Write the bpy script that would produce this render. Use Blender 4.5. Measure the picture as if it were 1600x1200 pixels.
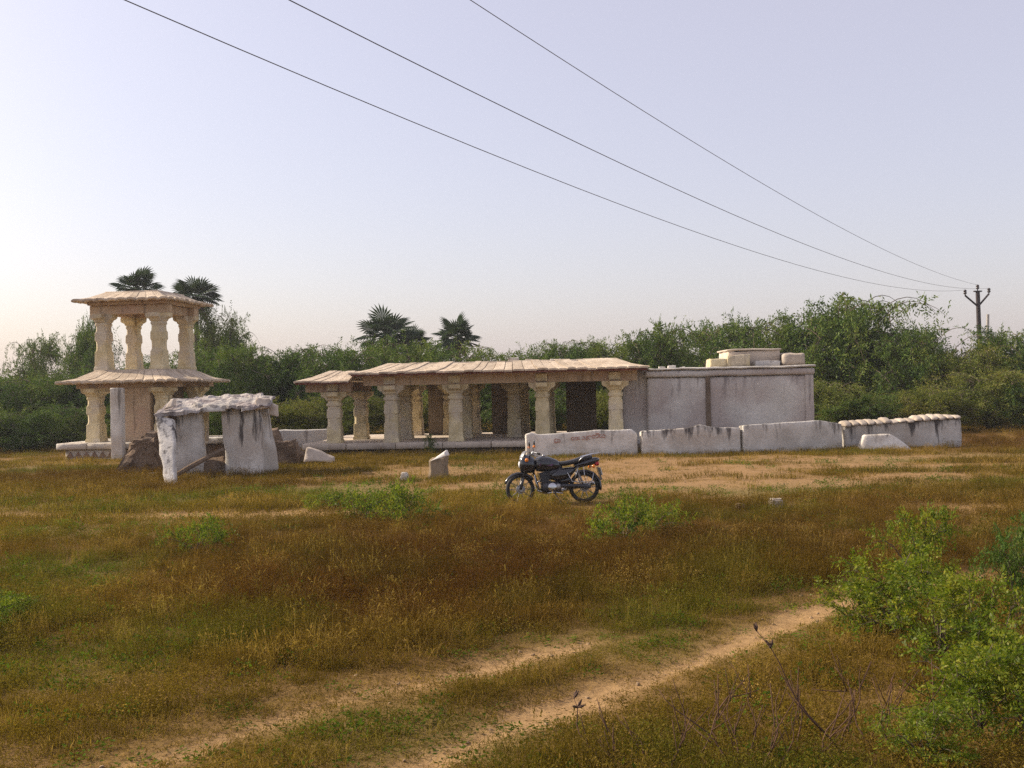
import bpy, bmesh, math, random
import numpy as np
from mathutils import Vector, Matrix, noise as mnoise

for o in list(bpy.data.objects):
    bpy.data.objects.remove(o)
S = bpy.context.scene
COL = S.collection
rad = math.radians
rng = np.random.default_rng(11)
random.seed(5)

# ------------------------------------------------------------------ camera, sky, sun, exposure
CAM_H, ROLL, FPX = 2.35, 1.2, 1570.0
cd = bpy.data.cameras.new("camera")
cd.sensor_width = 36.0
cd.lens = 36.0 * FPX / 1600.0
cd.clip_start, cd.clip_end = 0.05, 2500.0
cam = bpy.data.objects.new("camera", cd)
cam.matrix_world = Matrix.Translation((0, 0, CAM_H)) @ Matrix.Rotation(rad(90), 4, 'X') @ Matrix.Rotation(rad(-ROLL), 4, 'Z')
COL.objects.link(cam)
S.camera = cam

SUN_AZ, SUN_EL = -72.0, 33.0          # degrees from straight ahead (left is negative), and above the horizon
w = bpy.data.worlds.new("World")
S.world = w
w.use_nodes = True
wn, wl = w.node_tree.nodes, w.node_tree.links
bg = wn["Background"]
sky = wn.new("ShaderNodeTexSky")
sky.sky_type = 'NISHITA'
sky.sun_disc = False
sky.sun_elevation = rad(SUN_EL)
sky.sun_rotation = rad(SUN_AZ)
sky.air_density, sky.dust_density, sky.ozone_density = 1.0, 3.0, 1.6
veil = wn.new("ShaderNodeMix")                      # milky, even veil of a hazy morning over the clear sky
veil.data_type, veil.blend_type = 'RGBA', 'ADD'
veil.inputs[0].default_value = 1.0
veil.inputs[7].default_value = (4.05, 3.45, 3.6, 1)
pale = wn.new("ShaderNodeHueSaturation")
pale.inputs["Saturation"].default_value = 1.12
pale.inputs["Value"].default_value = 0.9
wl.new(sky.outputs[0], pale.inputs["Color"])
wl.new(pale.outputs[0], veil.inputs[6])
wl.new(veil.outputs[2], bg.inputs[0])
bg.inputs[1].default_value = 0.091

sl = bpy.data.lights.new("sun", 'SUN')
sl.energy, sl.angle, sl.color = 5.0, rad(0.6), (1.0, 0.86, 0.68)
so = bpy.data.objects.new("sun", sl)
to_sun = Vector((math.sin(rad(SUN_AZ)) * math.cos(rad(SUN_EL)), math.cos(rad(SUN_AZ)) * math.cos(rad(SUN_EL)), math.sin(rad(SUN_EL))))
so.rotation_euler = to_sun.to_track_quat('Z', 'Y').to_euler()
so.location = (-30, 10, 30)
COL.objects.link(so)
S.view_settings.view_transform = 'Standard'
S.view_settings.look = 'None'
S.view_settings.gamma = 1.0
S.view_settings.exposure = 0.32
S.cycles.max_bounces = 6
S.cycles.transparent_max_bounces = 4
S.cycles.use_denoising = False

# ------------------------------------------------------------------ helpers
CR, SR = math.cos(rad(ROLL)), math.sin(rad(ROLL))
def ray(px, py):
    u, v = (px - 800) / FPX, (600 - py) / FPX
    return (u * CR + v * SR, -u * SR + v * CR)
def at(px, py, z=0.0):               # a pixel of the photograph -> the point of the plane z it shows
    u, v = ray(px, py)
    d = (z - CAM_H) / v
    return Vector((u * d, d, z))
def atD(px, py, d):
    u, v = ray(px, py)
    return Vector((u * d, d, CAM_H + v * d))

def tag(o, label=None, cat=None, group=None, kind=None):
    if label: o["label"] = label
    if cat: o["category"] = cat
    if group: o["group"] = group
    if kind: o["kind"] = kind
    return o
def link(name, me, parent=None, mat=None):
    o = bpy.data.objects.new(name, me)
    COL.objects.link(o)
    if mat is not None and me is not None and not me.materials:
        me.materials.append(mat)
    if parent is not None:
        o.parent = parent
    return o
def thing(name, label, cat, loc=(0, 0, 0), rz=0.0, group=None):
    o = bpy.data.objects.new(name, None)
    o.empty_display_size = 0.2
    COL.objects.link(o)
    o.location = loc
    o.rotation_euler = (0, 0, rz)
    return tag(o, label, cat, group)
def copy_tree(o, parent=None):
    c = o.copy()
    COL.objects.link(c)
    c.parent = parent
    for ch in list(o.children):
        copy_tree(ch, c)
    return c
def pymesh(name, verts, faces, smooth=False):
    me = bpy.data.meshes.new(name)
    me.from_pydata([tuple(v) for v in verts], [], faces)
    me.update()
    bm = bmesh.new(); bm.from_mesh(me)
    bmesh.ops.recalc_face_normals(bm, faces=bm.faces)
    bm.to_mesh(me); bm.free()
    if smooth:
        me.polygons.foreach_set("use_smooth", [True] * len(me.polygons))
    return me
def np_mesh(name, V, F, smooth=False):
    V = np.asarray(V, np.float32); F = np.asarray(F, np.int32)
    me = bpy.data.meshes.new(name)
    k = F.shape[1]
    me.vertices.add(len(V)); me.vertices.foreach_set("co", V.ravel())
    me.loops.add(F.size); me.loops.foreach_set("vertex_index", F.ravel())
    me.polygons.add(len(F))
    me.polygons.foreach_set("loop_start", np.arange(0, F.size, k, dtype=np.int32))
    me.polygons.foreach_set("loop_total", np.full(len(F), k, np.int32))
    if smooth:
        me.polygons.foreach_set("use_smooth", np.ones(len(F), bool))
    me.update(calc_edges=True)
    return me

class MB:
    """collects simple shapes into one mesh"""
    def __init__(s): s.v = []; s.f = []
    def add(s, vs, fs):
        b = len(s.v); s.v += [tuple(v) for v in vs]; s.f += [tuple(i + b for i in f) for f in fs]; return s
    def box(s, c, d, rot=None, taper=1.0):
        vs = []
        for z in (-1, 1):
            t = taper if z > 0 else 1.0
            for x, y in ((-1, -1), (1, -1), (1, 1), (-1, 1)):
                p = Vector((x * d[0] / 2 * t, y * d[1] / 2 * t, z * d[2] / 2))
                if rot is not None: p = rot @ p
                vs.append(p + Vector(c))
        return s.add(vs, [(3, 2, 1, 0), (4, 5, 6, 7), (0, 1, 5, 4), (1, 2, 6, 5), (2, 3, 7, 6), (3, 0, 4, 7)])
    def rings(s, rs, cap=True):
        n = len(rs[0]); vs = [p for r in rs for p in r]; fs = []
        for k in range(len(rs) - 1):
            for i in range(n):
                j = (i + 1) % n
                fs.append((k * n + i, k * n + j, (k + 1) * n + j, (k + 1) * n + i))
        if cap:
            fs.append(tuple(reversed(range(n)))); fs.append(tuple((len(rs) - 1) * n + i for i in range(n)))
        return s.add(vs, fs)
    def tube(s, pts, r, n=8):
        pts = [Vector(p) for p in pts]
        rr = r if isinstance(r, (list, tuple)) else [r] * len(pts)
        rs = []; up = Vector((0, 0, 1))
        for i, p in enumerate(pts):
            d = (pts[min(i + 1, len(pts) - 1)] - pts[max(i - 1, 0)]).normalized()
            a = d.cross(up)
            if a.length < 0.05: a = d.cross(Vector((1, 0, 0)))
            a.normalize(); b = a.cross(d); 
            rs.append([p + (a * math.cos(t) + b * math.sin(t)) * rr[i] for t in (2 * math.pi * k / n for k in range(n))])
        return s.rings(rs)
    def lathe(s, prof, c=(0, 0, 0), n=16, axis='Z'):
        rs = []
        for r, z in prof:
            ring = []
            for k in range(n):
                t = 2 * math.pi * k / n
                p = (r * math.cos(t), r * math.sin(t), z)
                if axis == 'Y': p = (p[0], z, p[1])
                if axis == 'X': p = (z, p[0], p[1])
                ring.append(Vector(p) + Vector(c))
            rs.append(ring)
        return s.rings(rs)
    def torus(s, c, R, r, n=28, m=8, axis='Y', sq=1.0):
        vs = []; fs = []
        for i in range(n):
            t = 2 * math.pi * i / n
            for j in range(m):
                q = 2 * math.pi * j / m
                a = R + r * math.cos(q); h = r * math.sin(q) * sq
                vs.append(Vector(c) + (Vector((a * math.cos(t), h, a * math.sin(t))) if axis == 'Y' else Vector((a * math.cos(t), a * math.sin(t), h))))
        for i in range(n):
            for j in range(m):
                fs.append((i * m + j, i * m + (j + 1) % m, ((i + 1) % n) * m + (j + 1) % m, ((i + 1) % n) * m + j))
        return s.add(vs, fs)
    def mesh(s, name, smooth=False): return pymesh(name, s.v, s.f, smooth)
    def obj(s, name, mat, parent=None, smooth=False):
        return link(name, s.mesh(name, smooth), parent, mat)

def bev(o, width=0.02, seg=2):
    m = o.modifiers.new("bevel", 'BEVEL'); m.width = width; m.segments = seg; m.limit_method = 'ANGLE'; m.angle_limit = rad(35)
    return o

def boxgrid(ex, ey, ez):
    """surface of a unit box cut at the given parameters -> verts, quads"""
    idx = {}; V = []; F = []
    def g(i, j, k):
        if (i, j, k) not in idx:
            idx[(i, j, k)] = len(V); V.append((ex[i], ey[j], ez[k]))
        return idx[(i, j, k)]
    nx, ny, nz = len(ex) - 1, len(ey) - 1, len(ez) - 1
    for i in range(nx):
        for j in range(ny):
            F.append((g(i, j, 0), g(i, j + 1, 0), g(i + 1, j + 1, 0), g(i + 1, j, 0)))
            F.append((g(i, j, nz), g(i + 1, j, nz), g(i + 1, j + 1, nz), g(i, j + 1, nz)))
    for i in range(nx):
        for k in range(nz):
            F.append((g(i, 0, k), g(i + 1, 0, k), g(i + 1, 0, k + 1), g(i, 0, k + 1)))
            F.append((g(i, ny, k), g(i, ny, k + 1), g(i + 1, ny, k + 1), g(i + 1, ny, k)))
    for j in range(ny):
        for k in range(nz):
            F.append((g(0, j, k), g(0, j, k + 1), g(0, j + 1, k + 1), g(0, j + 1, k)))
            F.append((g(nx, j, k), g(nx, j + 1, k), g(nx, j + 1, k + 1), g(nx, j, k + 1)))
    return V, F
def cuts(n, e=0.03):
    return [0.0, e] + [i / n for i in range(1, n)] + [1 - e, 1.0]
def fbm(p, f, seed):
    q = Vector(p) * f + Vector((seed * 7.3, seed * 3.1, seed * 1.7))
    return mnoise.noise(q) + 0.5 * mnoise.noise(q * 2.1)
def worn(name, fn, nx, ny, nz, e=(0.02, 0.1, 0.03), amt=0.03, freq=2.0, seed=0, pull=0.35):
    """a weathered stone: unit box mapped by fn(u,v,w)->Vector, edges pulled in, faces dented"""
    V, F = boxgrid(cuts(nx, e[0]), cuts(ny, e[1]), cuts(nz, e[2]))
    out = []
    for (u, v, q) in V:
        ends = sum(1 for t in (u, v, q) if t in (0.0, 1.0))
        uu, vv, qq = u, v, q
        if ends >= 2:
            k = pull if ends == 2 else pull * 1.3
            if u in (0.0, 1.0): uu = u + (0.5 - u) * 2 * e[0] * k
            if v in (0.0, 1.0): vv = v + (0.5 - v) * 2 * e[1] * k
            if q in (0.0, 1.0): qq = q + (0.5 - q) * 2 * e[2] * k
        p = fn(uu, vv, qq)
        d = Vector((fbm(p, freq, seed), fbm(p, freq, seed + 5), fbm(p, freq, seed + 9)))
        out.append(p + d * amt)
    return pymesh(name, out, F, True)

# ------------------------------------------------------------------ materials
def nd(nt, t, **kw):
    n = nt.nodes.new(t)
    for k, v in kw.items(): setattr(n, k, v)
    return n
def base_mat(name, rough=0.85, spec=0.2):
    m = bpy.data.materials.new(name); m.use_nodes = True
    nt = m.node_tree; b = nt.nodes["Principled BSDF"]
    b.inputs["Roughness"].default_value = rough
    b.inputs["Specular IOR Level"].default_value = spec
    return m, nt, b
def ramp(nt, fac, stops):
    r = nd(nt, "ShaderNodeValToRGB")
    while len(r.color_ramp.elements) < len(stops): r.color_ramp.elements.new(0.5)
    for e, (p, c) in zip(r.color_ramp.elements, stops):
        e.position = p; e.color = (*c, 1) if len(c) == 3 else c
    nt.links.new(fac, r.inputs[0])
    return r
def noise(nt, vec, scale, detail=6, rough=0.6):
    n = nd(nt, "ShaderNodeTexNoise")
    n.inputs["Scale"].default_value = scale; n.inputs["Detail"].default_value = detail; n.inputs["Roughness"].default_value = rough
    nt.links.new(vec, n.inputs["Vector"])
    return n
def mix(nt, fac, a, b, mode='MIX'):
    n = nd(nt, "ShaderNodeMix", data_type='RGBA', blend_type=mode)
    for s, v in ((0, fac), (6, a), (7, b)):
        if hasattr(v, "is_output"): nt.links.new(v, n.inputs[s])
        elif s == 0: n.inputs[0].default_value = v
        else: n.inputs[s].default_value = (*v, 1)
    return n.outputs[2]
def stone(name, c0, c1, stain=(0.06, 0.055, 0.05), stain_at=0.62, scale=1.6, streak=0.5, wash=None, bump=0.25, tint=0.12, drip=0.0):
    """lime-washed or bare stone: mottled base, dark weather streaks that run down, patches of another wash, fine relief"""
    m, nt, b = base_mat(name, 0.92, 0.1)
    geo = nd(nt, "ShaderNodeNewGeometry"); oi = nd(nt, "ShaderNodeObjectInfo")
    pos = geo.outputs["Position"]
    n1 = noise(nt, pos, scale, 8, 0.65)
    r1 = ramp(nt, n1.outputs[0], [(0.32, c0), (0.68, c1)])
    col = r1.outputs[0]
    if wash is not None:
        n2 = noise(nt, pos, scale * 0.45, 4, 0.55)
        rw = ramp(nt, n2.outputs[0], [(0.47, (0, 0, 0)), (0.60, (1, 1, 1))])
        col = mix(nt, rw.outputs[0], col, wash)
    mp = nd(nt, "ShaderNodeMapping"); mp.inputs["Scale"].default_value = (4.5, 4.5, 0.55)
    nt.links.new(pos, mp.inputs[0])
    n3 = noise(nt, mp.outputs[0], 1.0, 5, 0.62)
    sf = n3.outputs[0]
    if drip:                                     # rain streaks start at the top edge and thin out downwards
        tc = nd(nt, "ShaderNodeTexCoord"); sx = nd(nt, "ShaderNodeSeparateXYZ"); nt.links.new(tc.outputs["Generated"], sx.inputs[0])
        mrd = nd(nt, "ShaderNodeMapRange"); mrd.inputs[1].default_value = 0.35; mrd.inputs[2].default_value = 1.0
        mrd.inputs[3].default_value = -0.04; mrd.inputs[4].default_value = drip
        nt.links.new(sx.outputs[2], mrd.inputs[0])
        ad = nd(nt, "ShaderNodeMath", operation='ADD'); nt.links.new(sf, ad.inputs[0]); nt.links.new(mrd.outputs[0], ad.inputs[1])
        sf = ad.outputs[0]
    r3 = ramp(nt, sf, [(stain_at, (0, 0, 0)), (stain_at + 0.12, (1, 1, 1))])
    ms = nd(nt, "ShaderNodeMath", operation='MULTIPLY'); ms.inputs[1].default_value = streak
    nt.links.new(r3.outputs[0], ms.inputs[0])
    col = mix(nt, ms.outputs[0], col, stain)
    n4 = noise(nt, pos, 14.0, 6, 0.75)
    r4 = ramp(nt, n4.outputs[0], [(0.3, (0.72, 0.72, 0.72)), (0.62, (1.05, 1.05, 1.05))])
    col = mix(nt, 0.7, col, r4.outputs[0], 'MULTIPLY')
    hv = nd(nt, "ShaderNodeHueSaturation")
    mr = nd(nt, "ShaderNodeMapRange"); mr.inputs[3].default_value = 1 - tint; mr.inputs[4].default_value = 1 + tint
    nt.links.new(oi.outputs["Random"], mr.inputs[0]); nt.links.new(mr.outputs[0], hv.inputs["Value"])
    nt.links.new(col, hv.inputs["Color"])
    nt.links.new(hv.outputs[0], b.inputs["Base Color"])
    bp = nd(nt, "ShaderNodeBump"); bp.inputs["Strength"].default_value = bump; bp.inputs["Distance"].default_value = 0.05
    nt.links.new(n4.outputs[0], bp.inputs["Height"]); nt.links.new(bp.outputs[0], b.inputs["Normal"])
    return m
def plain(name, c, rough=0.5, metal=0.0, spec=0.5, var=0.15, coat=0.0, scale=20):
    m, nt, b = base_mat(name, rough, spec)
    tc = nd(nt, "ShaderNodeTexCoord")
    n = noise(nt, tc.outputs["Object"], scale, 4)
    r = ramp(nt, n.outputs[0], [(0.3, tuple(x * (1 - var) for x in c)), (0.7, tuple(min(1, x * (1 + var)) for x in c))])
    nt.links.new(r.outputs[0], b.inputs["Base Color"])
    b.inputs["Metallic"].default_value = metal
    b.inputs["Coat Weight"].default_value = coat
    return m
def leafmat(name, stops, trans=0.3, tcol=1.3, vscale=0.5, attr=None):
    m = bpy.data.materials.new(name); m.use_nodes = True
    nt = m.node_tree; nt.nodes.remove(nt.nodes["Principled BSDF"]); out = nt.nodes["Material Output"]
    geo = nd(nt, "ShaderNodeNewGeometry"); oi = nd(nt, "ShaderNodeObjectInfo")
    if attr:
        a = nd(nt, "ShaderNodeAttribute", attribute_type='INSTANCER', attribute_name=attr); col = a.outputs["Color"]
    else:
        n = noise(nt, geo.outputs["Position"], vscale, 3)
        ad = nd(nt, "ShaderNodeMath", operation='MULTIPLY_ADD'); ad.inputs[1].default_value = 0.35
        nt.links.new(geo.outputs["Random Per Island"], ad.inputs[0])
        sb = nd(nt, "ShaderNodeMath", operation='SUBTRACT'); sb.inputs[1].default_value = 0.17
        nt.links.new(n.outputs[0], sb.inputs[0]); nt.links.new(sb.outputs[0], ad.inputs[2])
        ob = nd(nt, "ShaderNodeMath", operation='MULTIPLY_ADD'); ob.inputs[1].default_value = 0.16
        nt.links.new(oi.outputs["Random"], ob.inputs[0]); nt.links.new(ad.outputs[0], ob.inputs[2])
        col = ramp(nt, ob.outputs[0], stops).outputs[0]
    d = nd(nt, "ShaderNodeBsdfDiffuse"); nt.links.new(col, d.inputs[0])
    t = nd(nt, "ShaderNodeBsdfTranslucent")
    tc = mix(nt, 1.0, col, (tcol, tcol * 1.05, tcol * 0.6), 'MULTIPLY'); nt.links.new(tc, t.inputs[0])
    ms = nd(nt, "ShaderNodeMixShader"); ms.inputs[0].default_value = trans
    nt.links.new(d.outputs[0], ms.inputs[1]); nt.links.new(t.outputs[0], ms.inputs[2])
    g = nd(nt, "ShaderNodeBsdfGlossy"); g.inputs["Roughness"].default_value = 0.45
    fm = nd(nt, "ShaderNodeMixShader"); fm.inputs[0].default_value = 0.0 if attr else 0.010
    nt.links.new(ms.outputs[0], fm.inputs[1]); nt.links.new(g.outputs[0], fm.inputs[2])
    nt.links.new(fm.outputs[0], out.inputs[0])
    return m

M = {}
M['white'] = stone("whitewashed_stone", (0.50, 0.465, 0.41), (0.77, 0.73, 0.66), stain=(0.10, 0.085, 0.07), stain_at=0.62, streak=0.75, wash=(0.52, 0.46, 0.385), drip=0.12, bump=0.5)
M['whitestreak'] = stone("streaked_whitewash", (0.49, 0.455, 0.40), (0.76, 0.72, 0.65), stain=(0.05, 0.042, 0.042), stain_at=0.58, streak=0.9, wash=(0.52, 0.46, 0.39), drip=0.16, bump=0.5)
M['wall'] = stone("shrine_limewash", (0.48, 0.455, 0.42), (0.64, 0.615, 0.575), stain=(0.13, 0.105, 0.105), stain_at=0.60, scale=0.9, streak=0.62, wash=(0.44, 0.385, 0.355), tint=0.02, drip=0.09, bump=0.4)
M['column'] = stone("ochre_washed_column", (0.53, 0.435, 0.24), (0.77, 0.665, 0.43), stain=(0.15, 0.10, 0.06), stain_at=0.60, streak=0.6, wash=(0.60, 0.52, 0.39), scale=2.4, bump=0.5)
M['beam'] = stone("beam_stone", (0.40, 0.285, 0.18), (0.58, 0.445, 0.30), stain=(0.10, 0.065, 0.045), stain_at=0.57, streak=0.7, wash=(0.48, 0.34, 0.24), bump=0.5)
M['eave'] = stone("eave_stone", (0.46, 0.365, 0.265), (0.68, 0.57, 0.44), stain=(0.15, 0.11, 0.08), stain_at=0.60, streak=0.65, tint=0.16, scale=2.6, bump=0.6)
M['red'] = stone("red_ochre_lip", (0.10, 0.03, 0.022), (0.19, 0.07, 0.05), streak=0.2)
M['dark'] = stone("dark_shade_streak_stone", (0.10, 0.075, 0.055), (0.20, 0.15, 0.11), streak=0.4)  # dark tone paints in shade at recess, ceiling and wedge; weathered strip too
M['inner'] = stone("shaded_inner_stone", (0.165, 0.125, 0.085), (0.29, 0.225, 0.15), stain=(0.07, 0.05, 0.035), streak=0.6, stain_at=.57)  # column stone darkened: the hall's interior shade is put into its colour
M['plinth'] = stone("plinth_stone", (0.40, 0.33, 0.26), (0.60, 0.52, 0.43), stain=(0.12, 0.09, 0.06), streak=0.6)
M['slabtop'] = stone("weathered_slab_top", (0.38, 0.35, 0.32), (0.68, 0.63, 0.57), stain=(0.09, 0.075, 0.075), stain_at=0.52, scale=3.0, streak=0.7, wash=(0.36, 0.31, 0.30), bump=0.8)
M['rock'] = stone("brown_rock", (0.10, 0.070, 0.050), (0.24, 0.18, 0.13), stain=(0.045, 0.035, 0.03), scale=2.5, streak=0.6, wash=(0.22, 0.155, 0.105), bump=0.8)
M['paint'] = plain("faded_red_paint", (0.40, 0.17, 0.12), 0.9, var=0.3)
M['zig'] = plain("brown_paint", (0.24, 0.15, 0.10), 0.9, var=0.3)

# ------------------------------------------------------------------ ground zones
def vnoise(x, y, scale, seed):
    g = np.random.default_rng(seed).random((256, 256))
    X, Y = x / scale, y / scale
    xi, yi = np.floor(X).astype(int), np.floor(Y).astype(int)
    fx, fy = X - xi, Y - yi
    fx, fy = fx * fx * (3 - 2 * fx), fy * fy * (3 - 2 * fy)
    a, b = g[xi % 256, yi % 256], g[(xi + 1) % 256, yi % 256]
    c, d = g[xi % 256, (yi + 1) % 256], g[(xi + 1) % 256, (yi + 1) % 256]
    return (a * (1 - fx) + b * fx) * (1 - fy) + (c * (1 - fx) + d * fx) * fy
def fnoise(x, y, scale, seed, o=4):
    t = 0; k = 0
    for i in range(o):
        t = t + vnoise(x, y, scale / 2 ** i, seed + i) / 2 ** i; k += 1 / 2 ** i
    return t / k
def sstep(a, b, x):
    t = np.clip((x - a) / (b - a), 0, 1); return t * t * (3 - 2 * t)
def polydist(x, y, pts):
    best = np.full(x.shape, 1e9)
    for (x0, y0), (x1, y1) in zip(pts[:-1], pts[1:]):
        dx, dy = x1 - x0, y1 - y0
        t = np.clip(((x - x0) * dx + (y - y0) * dy) / (dx * dx + dy * dy), 0, 1)
        best = np.minimum(best, np.hypot(x - x0 - t * dx, y - y0 - t * dy))
    return best
def gpts(lst): return [tuple(at(*p)[:2]) for p in lst]
TRACK_A = gpts([(-60, 1290), (100, 1225), (250, 1185), (400, 1132), (550, 1090), (700, 1057), (830, 1025), (920, 1005)])
TRACK_B = gpts([(380, 1330), (560, 1240), (700, 1180), (830, 1122), (950, 1080), (1080, 1035), (1200, 985), (1290, 947), (1390, 922), (1470, 908), (1560, 897)])
PATH_L = gpts([(-200, 806), (0, 805), (150, 806), (300, 803), (450, 800), (560, 797)])
PATH_R = gpts([(1130, 775), (1210, 787), (1320, 790), (1500, 792), (1640, 786)])
def blob(x, y, px, py, rx, ry, soft=0.5):
    c = at(px, py)
    r = np.hypot((x - c.x) / rx, (y - c.y) / ry)
    return 1 - sstep(1 - soft, 1 + soft, r)
def zones(x, y):
    n1 = fnoise(x, y, 3.0, 3); n2 = fnoise(x, y, 0.9, 9); n3 = fnoise(x, y, 7.0, 21)
    wob = (n2 - 0.5) * 0.35
    dA, dB = polydist(x, y, TRACK_A), polydist(x, y, TRACK_B)
    sand = (1 - sstep(0.11, 0.26, dA + wob * 1.2)) * (0.80 + .18 * (n1 > .45))
    sand = np.maximum(sand, (1 - sstep(0.10, 0.25, dB + wob * 1.2)) * .98)
    pl = (1 - sstep(0.22, 0.6, polydist(x, y, PATH_L) + (n1 - 0.5) * 0.9)) * 0.95
    pr = (1 - sstep(0.1, 0.5, polydist(x, y, PATH_R) + (n1 - 0.5) * 1.2)) * 0.7
    sand = np.maximum(sand, np.maximum(pl, pr))
    bare = np.zeros_like(x)
    for px, py, rx, ry, k in ((1130, 732, 10, 4.6, 1.0), (1010, 742, 7.0, 4.6, 1.0), (1300, 735, 8, 3, .8), (800, 752, 3.2, 2.6, 0.8), (1380, 735, 5.5, 1.8, 0.55), (690, 765, 2.5, 1.3, 0.5), (880, 722, 4, 2.0, 0.8), (1230, 745, 4.5, 1.4, 0.6)):
        bare = np.maximum(bare, k * blob(x, y, px, py, rx, ry))
    n4 = fnoise(x * .45, y * 1.6, 1.4, 61)
    bare = bare * sstep(0.30, 0.56, n1 * 0.3 + n4 * 0.6 + 0.08)
    lush = np.zeros_like(x)
    for px, py, rx, ry, k in ((560, 765, 3.2, 1.4, 1), (430, 778, 3.5, 1.0, .8), (1060, 772, 3.6, 1.0, 1), (1500, 722, 4.5, 2.4, .9), (1350, 755, 6, 1.0, .6), (60, 735, 2.5, 1.5, .7), (250, 830, 2.5, 1.2, .5), (110, 900, 1.6, 1.4, .6), (20, 800, 4, 1.4, .4), (330, 985, 1.2, .8, .35), (760, 735, 2.2, 1.6, .5), (640, 1150, 1.0, .6, .35), (60, 1040, 1.2, .9, .4), (1000, 1000, 1.5, .8, .3)):
        lush = np.maximum(lush, k * blob(x, y, px, py, rx, ry))
    lush = lush * sstep(0.34, 0.6, n1 * 0.5 + n2 * 0.5)
    red = np.zeros_like(x)
    for px, py, rx, ry, k in ((620, 905, 2.9, 3.2, 1.0), (820, 860, 3.5, 4.0, .75), (480, 860, 2.5, 3.0, .7), (1100, 850, 3.5, 3.0, .55), (350, 760, 4, 1.5, .5), (200, 745, 4, 2.5, .7), (1350, 850, 3, 4, .5), (1250, 800, 5, 2.5, .45), (180, 870, 2.5, 2.5, .4), (1580, 690, 4, 5, .8)):
        red = np.maximum(red, k * blob(x, y, px, py, rx, ry))
    return sand, bare, lush, red, n1, n2, n3

# ------------------------------------------------------------------ ground sheet
def axis(lo, hi, step, far):
    core = np.arange(lo, hi + 1e-6, step)
    ext = []; s = step; a = hi
    while a < far:
        s *= 1.35; a += s; ext.append(a)
    ext2 = []; s = step; a = lo
    while a > -far:
        s *= 1.35; a -= s; ext2.append(a)
    return np.concatenate([np.array(ext2[::-1]), core, np.array(ext)])
gx, gy = axis(-24, 24, 0.16, 900), axis(3.5, 46, 0.16, 900)
X, Y = np.meshgrid(gx, gy)
xf, yf = X.ravel(), Y.ravel()
sand, bare, lush, red, n1, n2, n3 = zones(xf, yf)
near = 1 - sstep(60, 120, np.hypot(xf, yf))
def height(x, y, sand, n1, n2):
    return ((n1 - 0.5) * 0.07 + (n2 - 0.5) * 0.035) - 0.035 * sand
zf = height(xf, yf, np.maximum(sand, 0), n1, n2) * near
def L3(a): return np.array(a, float)[None, :]
def gcolor(sand, bare, lush, red, n1, n2, n3):
    c = L3((0.165, 0.100, 0.036)) * (1 - n2[:, None]) + L3((0.215, 0.135, 0.050)) * n2[:, None]
    c = c + (L3((0.105, 0.050, 0.020)) - c) * (red * 0.85)[:, None]
    c = c + (L3((0.105, 0.105, 0.026)) - c) * (lush * 0.8)[:, None]
    b = np.clip(bare, 0, 1)[:, None]
    c = c + (L3((0.315, 0.195, 0.095)) - c) * b * 0.8
    s = np.clip(sand, 0, 1)[:, None]
    c = c + (L3((0.355, 0.225, 0.105)) - c) * s
    return c
gc = gcolor(sand, bare, lush, red, n1, n2, n3)
ny_, nx_ = X.shape
I = np.arange(nx_ * ny_).reshape(ny_, nx_)
F = np.stack([I[:-1, :-1].ravel(), I[:-1, 1:].ravel(), I[1:, 1:].ravel(), I[1:, :-1].ravel()], 1)
gme = np_mesh("ground", np.stack([xf, yf, zf], 1), F, True)
ca = gme.attributes.new("soil", 'FLOAT_COLOR', 'POINT')
ca.data.foreach_set("color", np.concatenate([gc, np.ones((len(gc), 1))], 1).astype(np.float32).ravel())
m, nt, b = base_mat("ground_soil", 0.95, 0.05)
a = nd(nt, "ShaderNodeAttribute", attribute_name="soil"); geo = nd(nt, "ShaderNodeNewGeometry")
n = noise(nt, geo.outputs["Position"], 9.0, 8, 0.75)
r = ramp(nt, n.outputs[0], [(0.28, (0.62, 0.58, 0.55)), (0.52, (1, 1, 1)), (0.72, (1.3, 1.28, 1.2))])
nt.links.new(mix(nt, 1.0, a.outputs["Color"], r.outputs[0], 'MULTIPLY'), b.inputs["Base Color"])
bp = nd(nt, "ShaderNodeBump"); bp.inputs["Strength"].default_value = 0.6; bp.inputs["Distance"].default_value = 0.04
nt.links.new(n.outputs[0], bp.inputs["Height"]); nt.links.new(bp.outputs[0], b.inputs["Normal"])
ground = link("ground", gme, None, m)
ground["kind"] = "structure"
ground["label"] = "dry grassland floor with sandy wheel tracks"

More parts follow.
